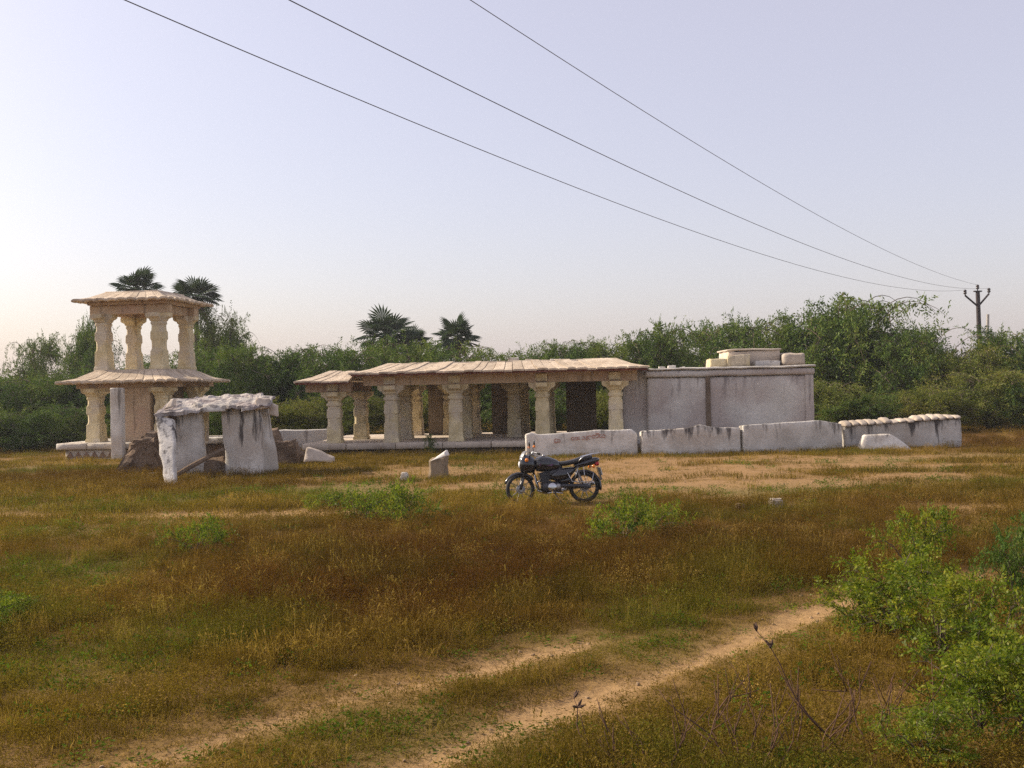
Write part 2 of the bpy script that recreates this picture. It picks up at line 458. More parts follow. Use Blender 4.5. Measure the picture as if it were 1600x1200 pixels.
# ------------------------------------------------------------------ column builder
def octring(h, z, c, cx=0.0, cy=0.0, hy=None):
    hy = h if hy is None else hy
    c = min(c, h * 0.99, hy * 0.99)
    return [Vector((cx + x, cy + y, z)) for x, y in ((-h + c, -hy), (h - c, -hy), (h, -hy + c), (h, hy - c), (h - c, hy), (-h + c, hy), (-h, hy - c), (-h, -hy + c))]
def column_meshes(H, w, nm, straight=False):
    """a stocky carved pillar: square foot, waisted eight-sided shaft with square belts, cushion, cross bracket"""
    cap = 0.30
    s = H - cap
    if straight:
        P = [(1.12, 0.0, .03), (1.12, .07, .03), (1.02, .075, .05), (1.0, .40, .08), (.95, .405, .34), (.93, .50, .36), (.95, .595, .34), (.99, .60, .08),
             (.96, .80, .08), (.88, .805, .26), (.86, .87, .28), (1.0, .875, .25), (1.05, .91, .2), (1.0, .94, .25), (.86, .945, .28), (.88, 1.0, .28)]
    else:
        P = [(1.18, 0.0, .03), (1.14, .05, .03), (1.04, .08, .04), (1.0, .37, .05), (.95, .41, .28), (.925, .45, .32), (.92, .54, .32), (.95, .60, .28),
             (.99, .63, .06), (.97, .78, .06), (.92, .81, .26), (.90, .88, .30), (.91, .93, .28), (.98, .945, .22), (.98, .975, .2), (.92, 1.0, .25)]
    shaft = MB(); shaft.rings([octring(w / 2 * a, z * s, w / 2 * c) for a, z, c in P])
    sm = shaft.mesh(nm + "_shaft")
    br = MB()
    hw = w / 2
    for ax in (0, 1):
        prof = [(.95, s), (1.12, s + .035), (1.22, s + .09), (1.62, s + .13), (1.84, s + .17), (1.88, s + .30)]
        e = 0.0015 if ax else 0.0
        rs = []
        for a, z in prof:
            L, T = hw * a, hw * 0.80 + e
            rs.append([Vector((x, y, z + e) if ax == 0 else (y, x, z + e)) for x, y in ((-L, -T), (L, -T), (L, T), (-L, T))])
        br.rings(rs)
    return sm, br.mesh(nm + "_bracket")
def place_column(parent, a, b, z, meshes, mats, cap=True):
    c = link("column", meshes[0], parent, mats)
    c.location = (a, b, z); c.rotation_euler = (0, 0, random.choice((0, 1, 2, 3)) * math.pi / 2 + random.uniform(-.03, .03))
    k = link("capital", meshes[1], c, mats)
    return c

def eave_side(parent, P0, P1, Q0, Q1, n, mat, thick=0.07, sag=0.06, lip=None, sc=0.035, jit=0.012):
    """one slope of a stone eave from its edge P0-P1 up to Q0-Q1, as n slabs side by side (each a part)"""
    P0, P1, Q0, Q1 = map(Vector, (P0, P1, Q0, Q1))
    cuts_ = [0.0]
    for i in range(n): cuts_.append(cuts_[-1] + random.uniform(0.8, 1.2))
    cuts_ = [c / cuts_[-1] for c in cuts_]
    for i in range(n):
        t0, t1 = cuts_[i], cuts_[i + 1]
        g = 0.012 / max(0.1, (P1 - P0).length)
        t0 += g; t1 -= g
        m_ = MB(); rows = []
        dz = random.uniform(-jit, jit); ov = random.uniform(-0.05, 0.03)
        out = ((P0 + P1) / 2 - (Q0 + Q1) / 2); out.z = 0; out.normalize()
        for k, s_ in enumerate((0.0, 0.12, 0.5, 1.0)):
            row = []
            for q in (0, .18, .5, .82, 1):
                t = t0 + (t1 - t0) * q
                p = (P0.lerp(P1, t)).lerp(Q0.lerp(Q1, t), s_)
                p = p - Vector((0, 0, sag * math.sin(math.pi * s_)))
                p.z += dz + (sc if 0.1 < q < 0.9 else 0.0) * (1.0 if q == .5 else 0.85) * (1.0, .6, .08, .0)[k]
                if k == 0: p += out * ov
                row.append(p)
            rows.append(row)
        vs = [p for r_ in rows for p in r_]; nb = len(vs)
        vs += [p - Vector((0, 0, thick * (0.6 if i2 < 5 else 1.0))) for i2, p in enumerate(vs)]
        fs = []
        R, Cn = 4, 5
        for r_ in range(R - 1):
            for c_ in range(Cn - 1):
                q0 = r_ * Cn + c_
                fs.append((q0, q0 + 1, q0 + Cn + 1, q0 + Cn)); fs.append((nb + q0, nb + q0 + Cn, nb + q0 + Cn + 1, nb + q0 + 1))
            fs.append((r_ * Cn, (r_ + 1) * Cn, nb + (r_ + 1) * Cn, nb + r_ * Cn))
            fs.append((r_ * Cn + 4, nb + r_ * Cn + 4, nb + (r_ + 1) * Cn + 4, (r_ + 1) * Cn + 4))
        for c_ in range(Cn - 1):
            fs.append((c_, nb + c_, nb + c_ + 1, c_ + 1))
            q0 = (R - 1) * Cn + c_
            fs.append((q0, q0 + 1, nb + q0 + 1, nb + q0))
        m_.add(vs, fs).obj("eave_slab", mat, parent)
    if lip is not None:
        m_ = MB()
        ins = 0.05
        a0, a1 = P0.lerp(Q0, ins), P1.lerp(Q1, ins)
        b0, b1 = P0.lerp(Q0, ins + .12), P1.lerp(Q1, ins + .12)
        d = Vector((0, 0, thick * 0.75)); h = Vector((0, 0, 0.055))
        vs = [a0 - d, a1 - d, b1 - d, b0 - d, a0 - d - h, a1 - d - h, b1 - d - h, b0 - d - h]
        m_.add(vs, [(0, 1, 2, 3), (7, 6, 5, 4), (0, 4, 5, 1), (1, 5, 6, 2), (2, 6, 7, 3), (3, 7, 4, 0)])
        m_.obj("eave_lip", lip, parent)
def eaves(parent, a0, a1, b0, b1, z, ia, ib, dz, step, mat, lip=None, sides="FRBL", **kw):
    """a hipped ring of eave slabs: edge rectangle a0..a1 x b0..b1 at z, inner rectangle inset by ia, ib at z+dz"""
    i0, i1, j0, j1 = a0 + ia[0], a1 - ia[1], b0 + ib[0], b1 - ib[1]
    E = [(a0, b0, z), (a1, b0, z), (a1, b1, z), (a0, b1, z)]
    N = [(i0, j0, z + dz), (i1, j0, z + dz), (i1, j1, z + dz), (i0, j1, z + dz)]
    for k, s_ in enumerate("FRBL"):
        if s_ not in sides: continue
        p0, p1, q0, q1 = E[k], E[(k + 1) % 4], N[k], N[(k + 1) % 4]
        L = (Vector(p1) - Vector(p0)).length
        eave_side(parent, p0, p1, q0, q1, max(2, int(round(L / step))), mat, lip=lip, **kw)
    return i0, i1, j0, j1
def slab_row(parent, name, a0, a1, b0, b1, z0, z1, step, mat, bw=0.02):
    n = max(1, int(round((a1 - a0) / step))); x = a0
    for i in range(n):
        x1 = a1 if i == n - 1 else a0 + (a1 - a0) * (i + 1) / n + random.uniform(-.12, .12)
        dz = random.uniform(-.012, .012); dy = random.uniform(-.025, .012)
        L, T, Hh = x1 - x - 0.014, b1 - b0 - dy, z1 - z0 + dz
        me = worn(name, lambda u, v, q, x=x, L=L, T=T, Hh=Hh, dy=dy: Vector((x + .007 + u * L, b0 + dy + v * T, z0 + q * Hh)), 4, 2, 2, (0.02, 0.05, 0.12), 0.012, 3.0, seed=i + a0)
        link(name, me, parent, mat)
        x = x1
def stone_box(parent, name, a0, a1, b0, b1, z0, z1, mat, amt=0.02, n=(5, 3, 4), seed=1, freq=1.5, e=(0.02, 0.04, 0.03)):
    me = worn(name, lambda u, v, q: Vector((a0 + u * (a1 - a0), b0 + v * (b1 - b0), z0 + q * (z1 - z0))), n[0], n[1], n[2], e, amt, freq, seed)
    return link(name, me, parent, mat)

# ------------------------------------------------------------------ two-storeyed pavilion
pav = thing("stone_pavilion", "tall two storeyed open stone pavilion with four pillars under its top roof", "pavilion", (-13.65, 37.6, 0), rad(-8))
stone_box(pav, "plinth", -2.1, 2.1, -2.1, 2.1, -0.1, 0.34, M['white'], seed=2)
slab_row(pav, "ledge_slab", -2.3, 2.3, -2.3, -0.6, 0.34, 0.56, 1.15, M['white'])
slab_row(pav, "ledge_slab", -2.3, 2.3, -0.6, 2.3, 0.34, 0.56, 2.3, M['white'])
zg = MB()
for i in range(13):
    x = -2.0 + i * 0.31
    zg.add([Vector((x, -2.135, 0.05)), Vector((x + .30, -2.135, 0.05)), Vector((x + .15, -2.135, 0.27)), Vector((x, -2.05, 0.05)), Vector((x + .30, -2.05, 0.05)), Vector((x + .15, -2.05, 0.27))],
           [(0, 1, 2), (5, 4, 3), (0, 3, 4, 1), (1, 4, 5, 2), (2, 5, 3, 0)])
z_ = zg.obj("zigzag_band", M['zig'], pav); z_["label"] = "faded brown zigzag painted along the plinth"
low = column_meshes(1.94, 0.50, "lower_pillar")
for a, b in ((-1.3, -1.3), (1.3, -1.3), (-1.3, 1.3), (1.3, 1.3)):
    place_column(pav, a, b, 0.56, low, M['column'])
for b in (-1.3, 1.3):
    bev(MB().box((0, b, 2.60), (3.9, 0.40, 0.20)).obj("beam", M['beam'], pav), .015)
for a in (-1.3, 1.3):
    bev(MB().box((a, 0, 2.603), (0.38, 2.2, 0.19)).obj("beam", M['beam'], pav), .015)
stone_box(pav, "upright_slab", 0.0, 0.41, -2.62, -2.36, -0.1, 2.50, M['white'], 0.015, (3, 2, 8), 5)["label"] = "pale upright slab standing in front of the plinth"
stone_box(pav, "wall_slab", -0.22, 0.86, -1.45, -1.2, 0.56, 2.50, M['beam'], 0.012, (4, 2, 6), 6)
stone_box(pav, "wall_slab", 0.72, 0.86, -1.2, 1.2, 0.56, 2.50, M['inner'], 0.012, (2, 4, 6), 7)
stone_box(pav, "ceiling_slab", -1.75, 1.75, -1.75, 1.75, 2.70, 2.86, M['beam'], 0.01, (4, 4, 2), 8)
eaves(pav, -2.28, 2.28, -2.28, 2.28, 2.74, (.95, .95), (.95, .95), 0.40, 0.37, M['eave'], sag=0.07, thick=0.11, sc=.045)
stone_box(pav, "roof_slab", -1.36, 1.36, -1.36, 1.36, 2.87, 3.17, M['eave'], 0.012, (4, 4, 2), 9)
upc = column_meshes(2.02, 0.47, "upper_pillar")
for a, b in ((-1.07, -1.07), (1.07, -1.07), (-1.07, 1.07), (1.07, 1.07)):
    place_column(pav, a, b, 3.165, upc, M['column'])
for b in (-1.07, 1.07):
    bev(MB().box((0, b, 5.345), (3.0, 0.38, 0.32)).obj("beam", M['beam'], pav), .015)
for a in (-1.07, 1.07):
    bev(MB().box((a, 0, 5.347), (0.36, 1.75, 0.31)).obj("beam", M['beam'], pav), .015)
for b in (-1.07, 1.07):
    for a in (-1.07, 1.07):
        bev(MB().box((a, b * 1.05, 5.55), (0.34, 0.62, 0.10)).obj("beam_end", M['beam'], pav), .012)
stone_box(pav, "ceiling_slab", -1.5, 1.5, -1.5, 1.5, 5.51, 5.68, M['beam'], 0.012, (4, 4, 2), 12)
eaves(pav, -1.86, 1.86, -1.86, 1.86, 5.68, (.85, .85), (.85, .85), 0.33, 0.41, M['eave'], sag=0.05, thick=0.11, sc=.045)
stone_box(pav, "roof_slab", -1.05, 1.05, -1.05, 1.05, 5.72, 6.03, M['eave'], 0.012, (4, 4, 2), 13)

# ------------------------------------------------------------------ pillared temple hall with its shrine
hall = thing("temple_hall", "long low pillared temple hall joined to a closed whitewashed shrine block", "temple", (-4.2, 35.0, 0), rad(-4))
stone_box(hall, "plinth", -2.85, 8.6, -0.42, 6.0, -0.1, 0.2, M['dark'], 0.02, (10, 5, 2), 3)  # undercut shade below the ledge is put into the dark colour
slab_row(hall, "ledge_slab", -3.05, 8.3, -0.62, 0.45, 0.2, 0.415, 1.6, M['plinth'])
stone_box(hall, "floor_slab", -3.0, 8.3, 0.46, 6.1, 0.2, 0.405, M['plinth'], 0.006, (8, 5, 2), 4)
mainc = column_meshes(1.965, 0.49, "hall_pillar", True)
porc = column_meshes(1.78, 0.48, "porch_pillar", True)
AS = (0.0, 2.25, 5.25, 7.75)
for a in AS: place_column(hall, a, 0, 0.415, mainc, M['column'])
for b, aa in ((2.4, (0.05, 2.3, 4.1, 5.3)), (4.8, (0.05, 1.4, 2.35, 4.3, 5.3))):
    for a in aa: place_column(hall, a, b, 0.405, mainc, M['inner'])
place_column(hall, -2.02, 0, 0.415, porc, M['column'])
place_column(hall, -1.62, 2.4, 0.405, porc, M['column'])
for i in range(3):
    a0, a1 = AS[i] + (-0.95 if i == 0 else 0.004), AS[i + 1] + (0.75 if i == 2 else -0.004)
    bev(MB().box(((a0 + a1) / 2, 0, 2.59), (a1 - a0, 0.42, 0.41)).obj("beam", M['beam'], hall), .015)
for a in AS:
    bev(MB().box((a - .02, -0.2, 2.56), (0.40, 0.16, 0.26)).obj("beam_end", M['column'], hall), .015)
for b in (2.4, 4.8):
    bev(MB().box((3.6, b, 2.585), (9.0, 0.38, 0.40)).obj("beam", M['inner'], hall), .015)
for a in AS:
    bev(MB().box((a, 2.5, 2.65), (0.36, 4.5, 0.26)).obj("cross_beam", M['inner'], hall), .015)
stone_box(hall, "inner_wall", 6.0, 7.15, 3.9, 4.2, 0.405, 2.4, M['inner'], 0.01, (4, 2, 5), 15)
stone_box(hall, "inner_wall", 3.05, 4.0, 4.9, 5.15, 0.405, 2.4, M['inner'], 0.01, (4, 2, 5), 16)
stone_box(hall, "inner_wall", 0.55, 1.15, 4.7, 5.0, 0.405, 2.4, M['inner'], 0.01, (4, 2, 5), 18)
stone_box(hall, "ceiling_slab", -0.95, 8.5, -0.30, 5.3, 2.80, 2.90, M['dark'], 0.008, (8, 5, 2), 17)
eaves(hall, -1.28, 8.85, -0.95, 5.8, 2.84, (1.08, 1.05), (1.35, 1.35), 0.33, 0.34, M['eave'], lip=M['red'], sag=0.05, thick=0.10, sc=0.012, jit=.02)
stone_box(hall, "roof_slab", -0.3, 7.9, 0.3, 4.6, 2.92, 3.155, M['eave'], 0.012, (8, 5, 2), 19)
# porch
bev(MB().box((-2.2, 0, 2.37), (1.6, 0.38, 0.34)).obj("beam", M['beam'], hall), .015)
bev(MB().box((-2.04, 1.3, 2.37), (0.34, 2.2, 0.33)).obj("beam", M['beam'], hall), .015)
bev(MB().box((-2.04, -0.18, 2.36), (0.38, 0.15, 0.24)).obj("beam_end", M['column'], hall), .015)
bev(MB().box((-1.9, 2.4, 2.37), (1.3, 0.38, 0.339)).obj("beam", M['beam'], hall), .015)
eaves(hall, -3.22, -1.30, -0.90, 3.4, 2.58, (0.98, 0.02), (1.15, 1.15), 0.36, 0.33, M['eave'], lip=M['red'], sides="FBL", sag=0.04, thick=0.09, sc=0.012, jit=.02)
stone_box(hall, "roof_slab", -2.3, -1.32, 0.2, 2.3, 2.58, 2.93, M['eave'], 0.01, (3, 4, 2), 20)
# antechamber wall and shrine block
stone_box(hall, "antechamber_wall", 8.02, 8.86, 0.52, 0.95, 0.0, 2.78, M['wall'], 0.012, (4, 2, 6), 21)["label"] = "plain shaded wall between the last pillar and the shrine"
stone_box(hall, "shrine_wall", 8.86, 14.45, 0.20, 5.4, -0.1, 2.46, M['wall'], 0.018, (14, 6, 6), 22, 0.9, (0.012, 0.02, 0.03))
stone_box(hall, "cornice", 8.80, 14.52, 0.11, 5.46, 2.465, 2.70, M['wall'], 0.02, (16, 5, 2), 23, 1.6, (0.012, 0.02, 0.2))
stone_box(hall, "roof_edge", 8.9, 14.56, 0.05, 5.5, 2.705, 2.785, M['white'], 0.03, (20, 5, 1), 24, 2.6, (0.01, 0.02, 0.3))
stone_box(hall, "pilaster", 10.84, 11.0, 0.14, 0.26, 0.0, 2.46, M['dark'], 0.012, (2, 1, 8), 25)["label"] = "dark weathered strip down the shrine wall"
stone_box(hall, "pilaster", 14.2, 14.47, 0.15, 0.26, 0.0, 2.46, M['wall'], 0.012, (2, 1, 8), 26)
stone_box(hall, "parapet_stone", 11.72, 12.5, 1.0, 1.68, 2.78, 3.19, M['column'], 0.045, (5, 4, 3), 127, 2.5)
stone_box(hall, "parapet_stone", 11.12, 11.7, 1.05, 2.2, 2.78, 3.08, M['column'], 0.045, (5, 4, 3), 27, 2.5)["label"] = "sunlit cream stone at the left of the roof platform"
stone_box(hall, "parapet_stone", 11.85, 13.7, 1.7, 4.2, 2.78, 3.36, M['plinth'], 0.05, (6, 5, 3), 28, 2.2)
stone_box(hall, "parapet_coping", 11.78, 13.72, 1.64, 4.3, 3.365, 3.43, M['plinth'], 0.03, (6, 5, 1), 29, 1.5, (.02, .02, .25))
stone_box(hall, "parapet_stone", 13.72, 14.5, 1.3, 2.8, 2.78, 3.24, M['plinth'], 0.06, (4, 4, 3), 30, 1.8, (.12, .1, .15))
stone_box(hall, "parapet_stone", 12.7, 13.55, 1.05, 1.6, 2.78, 2.98, M['wall'], 0.04, (4, 3, 2), 31)
for a, b, sz in ((4.2, 1.2, .22), (4.75, 1.5, .15), (5.6, 1.3, .12), (9.4, .5, .13), (10.1, .4, .1), (9.75, .7, .16)):
    zt = 3.15 if a < 8 else 2.78
    me = worn("loose_stone", lambda u, v, q: Vector((a + (u - .5) * sz * 1.7, b + (v - .5) * sz, zt - .02 + q * sz * .7)), 3, 3, 3, (.1, .1, .1), .03, 4, a)
    link("loose_stone", me, hall, M['white'])

# ------------------------------------------------------------------ low wall behind the porch
lw = stone_box(None, "low_wall", -3.3, 1.2, 0, 0.35, -0.1, 0.72, M['wall'], 0.04, (10, 2, 4), 33)
lw.location = (-7.9, 39.2, 0)
tag(lw, "low grey boundary wall behind the left end of the pillared hall", "wall")

# ------------------------------------------------------------------ row of whitewashed wall blocks
def wall_block(name, x0, x1, y0, y1, tops, thick, mat, seed, label):
    t = thing(name, label, "wall", (x0, y0, 0), math.atan2(y1 - y0, x1 - x0), "whitewashed blocks of the boundary wall")
    L = math.hypot(x1 - x0, y1 - y0)
    ts = [p[0] for p in tops]; hs = [p[1] for p in tops]
    me = worn("block_body", lambda u, v, q: Vector((u * L, v * thick + (q * .05), -0.12 + q * (np.interp(u, ts, hs) + .12 - (0.04 * v)))), 18, 3, 5, (0.01, 0.1, 0.04), 0.022, 1.8, seed)
    link("block_body", me, t, mat)
    return t
b1 = wall_block("wall_block", .40, 3.98, 32.0, 32.05, [(0, .74), (.04, .83), (.10, .74), (.3, .75), (.6, .82), (.97, .83), (1, .66)], .42, M['white'], 41, "long whitewashed block with faded red writing behind the motorcycle")
b2 = wall_block("wall_block", 4.08, 7.24, 31.9, 31.95, [(0, .78), (.2, .78), (.45, .84), (.64, .97), (.67, .88), (.8, .84), (1, .80)], .45, M['whitestreak'], 42, "whitewashed block with dark vertical drip streaks and a raised top right of centre")
b3 = wall_block("wall_block", 7.32, 10.6, 31.9, 32.3, [(0, .88), (.3, .92), (.6, .97), (.78, .99), (1, .84)], .45, M['white'], 43, "clean whitewashed block directly in front of the right shrine end")
b4 = wall_block("capped_wall", 10.75, 14.75, 32.6, 33.0, [(0, .73), (1, .92)], .55, M['whitestreak'], 44, "rightmost wall stretch capped by a row of pale rounded stones")
nst = 15
for i in range(nst):
    u0 = i / nst; Lw = 4.02
    h = .72 + .18 * (u0 + .5 / nst); hh = random.uniform(.13, .22); wd = Lw / nst - .045
    me = worn("coping_stone", lambda u, v, q: Vector((u0 * Lw + .01 + (u + (q - .5) * .15) * wd, -.05 + random.uniform(-.004, .004) + v * .62 * (1 - .1 * abs(q - .5)), h + q * hh * (1 - 1.6 * (v - .62) ** 2) + (.02 if i % 2 else 0))), 2, 3, 2, (.18, .12, .25), .02, 4, i)
    link("coping_stone", me, b4, M['plinth'])
# faded red lettering: curling strokes of a southern script, brushed on the first block
strokes = []
def arc(cx, cz, r, t0, t1, k=9, sx=1.0): return [(cx + sx * r * math.cos(rad(t0 + (t1 - t0) * i / k)), cz + r * math.sin(rad(t0 + (t1 - t0) * i / k))) for i in range(k + 1)]
strokes += [arc(.97, .47, .055, 20, 330), [(.90, .40), (.97, .40), (1.02, .43), (1.09, .41)], arc(1.06, .46, .04, -40, 120)]
strokes += [arc(1.50, .52, .045, 30, 340), arc(1.61, .52, .045, 200, -120), arc(1.70, .53, .04, 60, 330)]
strokes += [arc(1.84, .53, .05, 120, -150), [(1.95, .60), (1.93, .52), (1.96, .45)], arc(2.03, .55, .055, 20, 300)]
strokes += [arc(2.17, .57, .05, 0, 320), arc(2.28, .58, .05, 170, -140), [(2.22, .66), (2.30, .67), (2.36, .64)], arc(2.39, .58, .045, 60, 350), arc(2.49, .58, .05, 150, -160)]
tx = MB()
for st in strokes:
    tx.tube([(x, -.012 + .05 * max(0, z) , z + .05) for x, z in st], .011, 5)
ro = tx.obj("painted_writing", M['paint'], b1); ro["label"] = "faded red brushed lettering"

ls = worn("leaning_slab", lambda u, v, q: Vector(((u - .45) * 1.75 * (1 - .55 * q ** 1.4) - .18 * q, v * .3 + q * .25, -.1 + q * .60)), 8, 3, 5, (.04, .12, .08), .03, 2, 51)
ls = link("leaning_slab", ls, None, M['white']); ls.location = (11.75, 31.75, 0)
tag(ls, "rounded white slab leaning against the capped wall stretch", "slab")

# ------------------------------------------------------------------ ruined shelter of leaning slabs
ru = thing("slab_shelter", "ruined whitewashed slab shelter with a sagging top slab and leaning uprights", "ruin", (0, 0, 0))
def quadslab(name, bl, br, tr, tl, thick, mat, seed, nx=8, nz=8, amt=.03, back=(0, 1, 0), parent=ru, freq=1.8, flat=False):
    bl, br, tr, tl = map(Vector, (bl, br, tr, tl)); bk = Vector(back).normalized() * thick
    me = worn(name, lambda u, v, q: bl.lerp(br, u).lerp(tl.lerp(tr, u), q) + bk * v, nx, 3, nz, (.04, .15, .03), amt, freq, seed)
    if flat: me.polygons.foreach_set('use_smooth', [False] * len(me.polygons))
    return link(name, me, parent, mat)
D0 = 27.6
quadslab("upright_slab", atD(268, 752, D0 - .5), atD(321, 738, D0), atD(314, 632, D0 + .1), atD(275, 640, D0 - .1), .22, M['whitestreak'], 61, 8, 10, .05)
quadslab("upright_slab", atD(351, 752, D0 + .1), atD(411, 752, D0 - .1), atD(406, 634, D0 + .2), atD(347, 632, D0 + .2), .26, M['whitestreak'], 62, 8, 10, .05)["label"] = "broad right upright with dark drip stains"
quadslab("upright_slab", atD(409, 748, D0 + .1), atD(435, 735, D0 + .8), atD(417, 638, D0 + .7), atD(401, 636, D0 + .4), .22, M['white'], 63, 5, 9, .04)
quadslab("prop_post", atD(257, 772, 25.2), atD(273, 770, 25.2), atD(270, 655, 27.0), atD(243, 650, 27.0), .2, M['whitestreak'], 64, 5, 12, .05)["label"] = "slender leaning post that widens to its top"
quadslab("post_shadow_strip", atD(262, 715, 27.3), atD(277, 712, 27.4), atD(278, 642, 27.6), atD(264, 642, 27.6), .25, M['dark'], 164, 3, 6, .04)  # dark slab added in place of the shadow between post and upright
quadslab("top_slab", atD(241, 654, 26.95), atD(322, 643, 27.5), atD(325, 627, 29.6), atD(268, 630, 29.0), .12, M['slabtop'], 65, 18, 12, .07, (0, 0, 1), freq=3.6, flat=True)
quadslab("top_slab", atD(300, 640, 27.7), atD(400, 642, 27.35), atD(412, 621, 30.0), atD(318, 626, 29.8), .13, M['slabtop'], 165, 22, 14, .085, (0, 0, 1), freq=3.6, flat=True)["label"] = "cracked right piece of the sagging top slab"
quadslab("top_slab", atD(376, 646, 27.2), atD(424, 636, 27.7), atD(428, 622, 29.4), atD(390, 620, 29.6), .10, M['slabtop'], 166, 12, 10, .08, (0, 0, 1), freq=3.6, flat=True)
quadslab("top_stone", atD(255, 640, 27.3), atD(268, 636, 27.3), atD(271, 623, 27.5), atD(267, 624, 27.5), .3, M['plinth'], 167, 4, 4, .03)
quadslab("lintel", atD(316, 644, D0 - .1), atD(352, 643, D0 - .1), atD(352, 631, D0), atD(316, 632, D0), .25, M['white'], 66, 5, 3, .03)
quadslab("top_stone", atD(398, 640, 27.6), atD(418, 637, 27.6), atD(417, 622, 27.7), atD(400, 622, 27.7), .4, M['plinth'], 67, 4, 4, .06)
quadslab("top_stone", atD(419, 648, 27.9), atD(431, 650, 27.9), atD(430, 634, 28.0), atD(422, 632, 28.0), .3, M['plinth'], 168, 4, 4, .05)
quadslab("sill_slab", atD(316, 694, 29.3), atD(352, 692, 29.3), atD(352, 684, 29.35), atD(316, 684, 29.35), .5, M['white'], 68, 4, 2, .02)
quadslab("back_slab", atD(313, 745, 29.5), atD(352, 745, 29.5), atD(352, 694, 29.5), atD(313, 694, 29.5), .3, M['rock'], 69, 4, 4, .03)
quadslab("jamb_slab", atD(315, 690, 28.6), atD(322, 690, 28.6), atD(322, 640, 28.6), atD(315, 640, 28.6), .3, M['column'], 70, 2, 5, .01)
quadslab("rear_slab", atD(236, 735, 30.4), atD(262, 740, 30.2), atD(276, 640, 30.4), atD(264, 640, 30.4), .3, M['rock'], 71, 4, 6, .03)
sb = MB().tube([atD(266, 748, 26.5), atD(300, 728, 26.9), atD(330, 712, 27.2), atD(349, 702, 27.45)], [.07, .075, .065, .05], 7).obj("fallen_beam", M['rock'], None)
tag(sb, "dark broken beam lying aslant between the shelter uprights", "beam")
def rock(name, px, py, sx, sy, sz, label, mat, seed, cat="boulder", rz=0, lean=0, group=None, amt=.2):
    c = at(px, py)
    me = worn(name, lambda u, v, q: Vector(((u - .5) * sx * (1 - .35 * q) + lean * q, (v - .5) * sy * (1 - .3 * q), -.1 + q * (sz + .1))), 7, 6, 6, (.1, .1, .1), amt * min(sx, sz) * .9, 2.3 / max(sx, sz), seed, .9)
    me.polygons.foreach_set('use_smooth', [False] * len(me.polygons))
    o = link(name, me, None, mat); o.location = (c.x, c.y, 0); o.rotation_euler = (0, 0, rz)
    return tag(o, label, cat, group)
rock("boulder", 213, 738, 1.0, 1.2, .95, "brown leaning boulder left of the slab shelter", M['rock'], 71, lean=.35)
rock("boulder", 240, 738, .8, 1.0, .75, "dark brown boulder touching the leaning post of the shelter", M['rock'], 72, lean=-.1)
rock("boulder", 447, 725, 1.05, .9, .72, "dark rubble boulder right of the slab shelter", M['rock'], 73)
rock("boulder", 428, 722, .5, .6, 1.05, "tall dark rock behind the right shelter upright", M['rock'], 74)
rock("boulder", 466, 724, .6, .6, .35, "small brown rubble rock at the foot of the dark boulder", M['rock'], 75)
rock("boulder", 222, 728, .7, .6, 1.1, "grey brown slab of rubble leaning up behind the left boulders", M['rock'], 88, lean=.4)
rock("boulder", 334, 742, .9, .8, .42, "dark rubble stone lying in the shelter opening", M['rock'], 89)
quad = quadslab("tilted_slab", atD(474, 722, 30.4), atD(520, 722, 30.6), atD(517, 715, 30.8), atD(478, 699, 30.6), .5, M['plinth'], 76, 6, 4, .05, parent=None)
tag(quad, "tan broken slab lying tilted between the shelter and the hall", "slab")
rock("white_rock", 240, 744, .45, .3, .1, "flat pale stone in the grass below the brown boulders", M['white'], 77, "stone")
# standing stone, small stones
c = at(684, 746)
st = worn("standing_stone", lambda u, v, q: Vector(((u - .5) * .50 * (1 - .12 * q ** 3) + .04 * q, (v - .5) * .42 * (1 - .15 * q ** 3), -.1 + q * (.56 + .12 * u))), 5, 5, 7, (.1, .1, .05), .05, 3, 81, .8)
sto = thing("standing_stone", "short grey standing stone with a white painted top", "stone", (c.x, c.y, 0))
stb = link("shaft", st, sto, M['inner'])
cp = worn("painted_cap", lambda u, v, q: Vector(((u - .5) * .50 * (1 - .5 * q) + .04 + .08 * q, (v - .5) * .42 * (1 - .4 * q), .42 + q * .12 + .15 * u)), 5, 5, 4, (.1, .1, .1), .04, 4, 82, .8)
cap = link("painted_cap", cp, sto, plain("white_paint", (.72, .68, .62), .8, var=.12))
rock("white_rock", 632, 750, .24, .22, .19, "small round white rock left of the standing stone", M['white'], 83, "stone", amt=.12)
rock("grey_rock", 1213, 793, .30, .3, .17, "pale rock in the grass right of the motorcycle", M['plinth'], 84, "stone", amt=.12)
rock("grey_rock", 1157, 797, .22, .25, .12, "small grey rock left of the pale rock", M['rock'], 85, "stone", amt=.12)

# ------------------------------------------------------------------ motorcycle
K = {}
K['black'] = plain("black_gloss_paint", (.012, .012, .016), .18, coat=.6, var=.1)
K['rubber'] = plain("tyre_rubber", (.018, .017, .016), .8, var=.2)
K['vinyl'] = plain("seat_vinyl", (.02, .02, .022), .38, var=.2)
K['chrome'] = plain("worn_chrome", (.55, .55, .55), .22, metal=1.0, var=.1)
K['alloy'] = plain("dull_alloy", (.33, .32, .31), .42, metal=.8, var=.15)
K['grey'] = plain("dark_grey_metal", (.06, .06, .065), .45, metal=.5)
K['screen'] = plain("smoked_screen", (.17, .17, .18), .35, var=.05)
K['orange'] = plain("amber_lens", (.85, .25, .03), .15, var=.05)
K['redlens'] = plain("red_lens", (.45, .015, .02), .15, var=.05)
K['purple'] = plain("purple_graphic", (.10, .03, .09), .3, var=.1)
K['plate'] = plain("number_plate_white", (.62, .64, .60), .5, var=.05)
K['lamp'] = plain("headlamp_glass", (.75, .78, .8), .08, var=.02)
pf, prr = at(813, 789.5), at(915, 786)
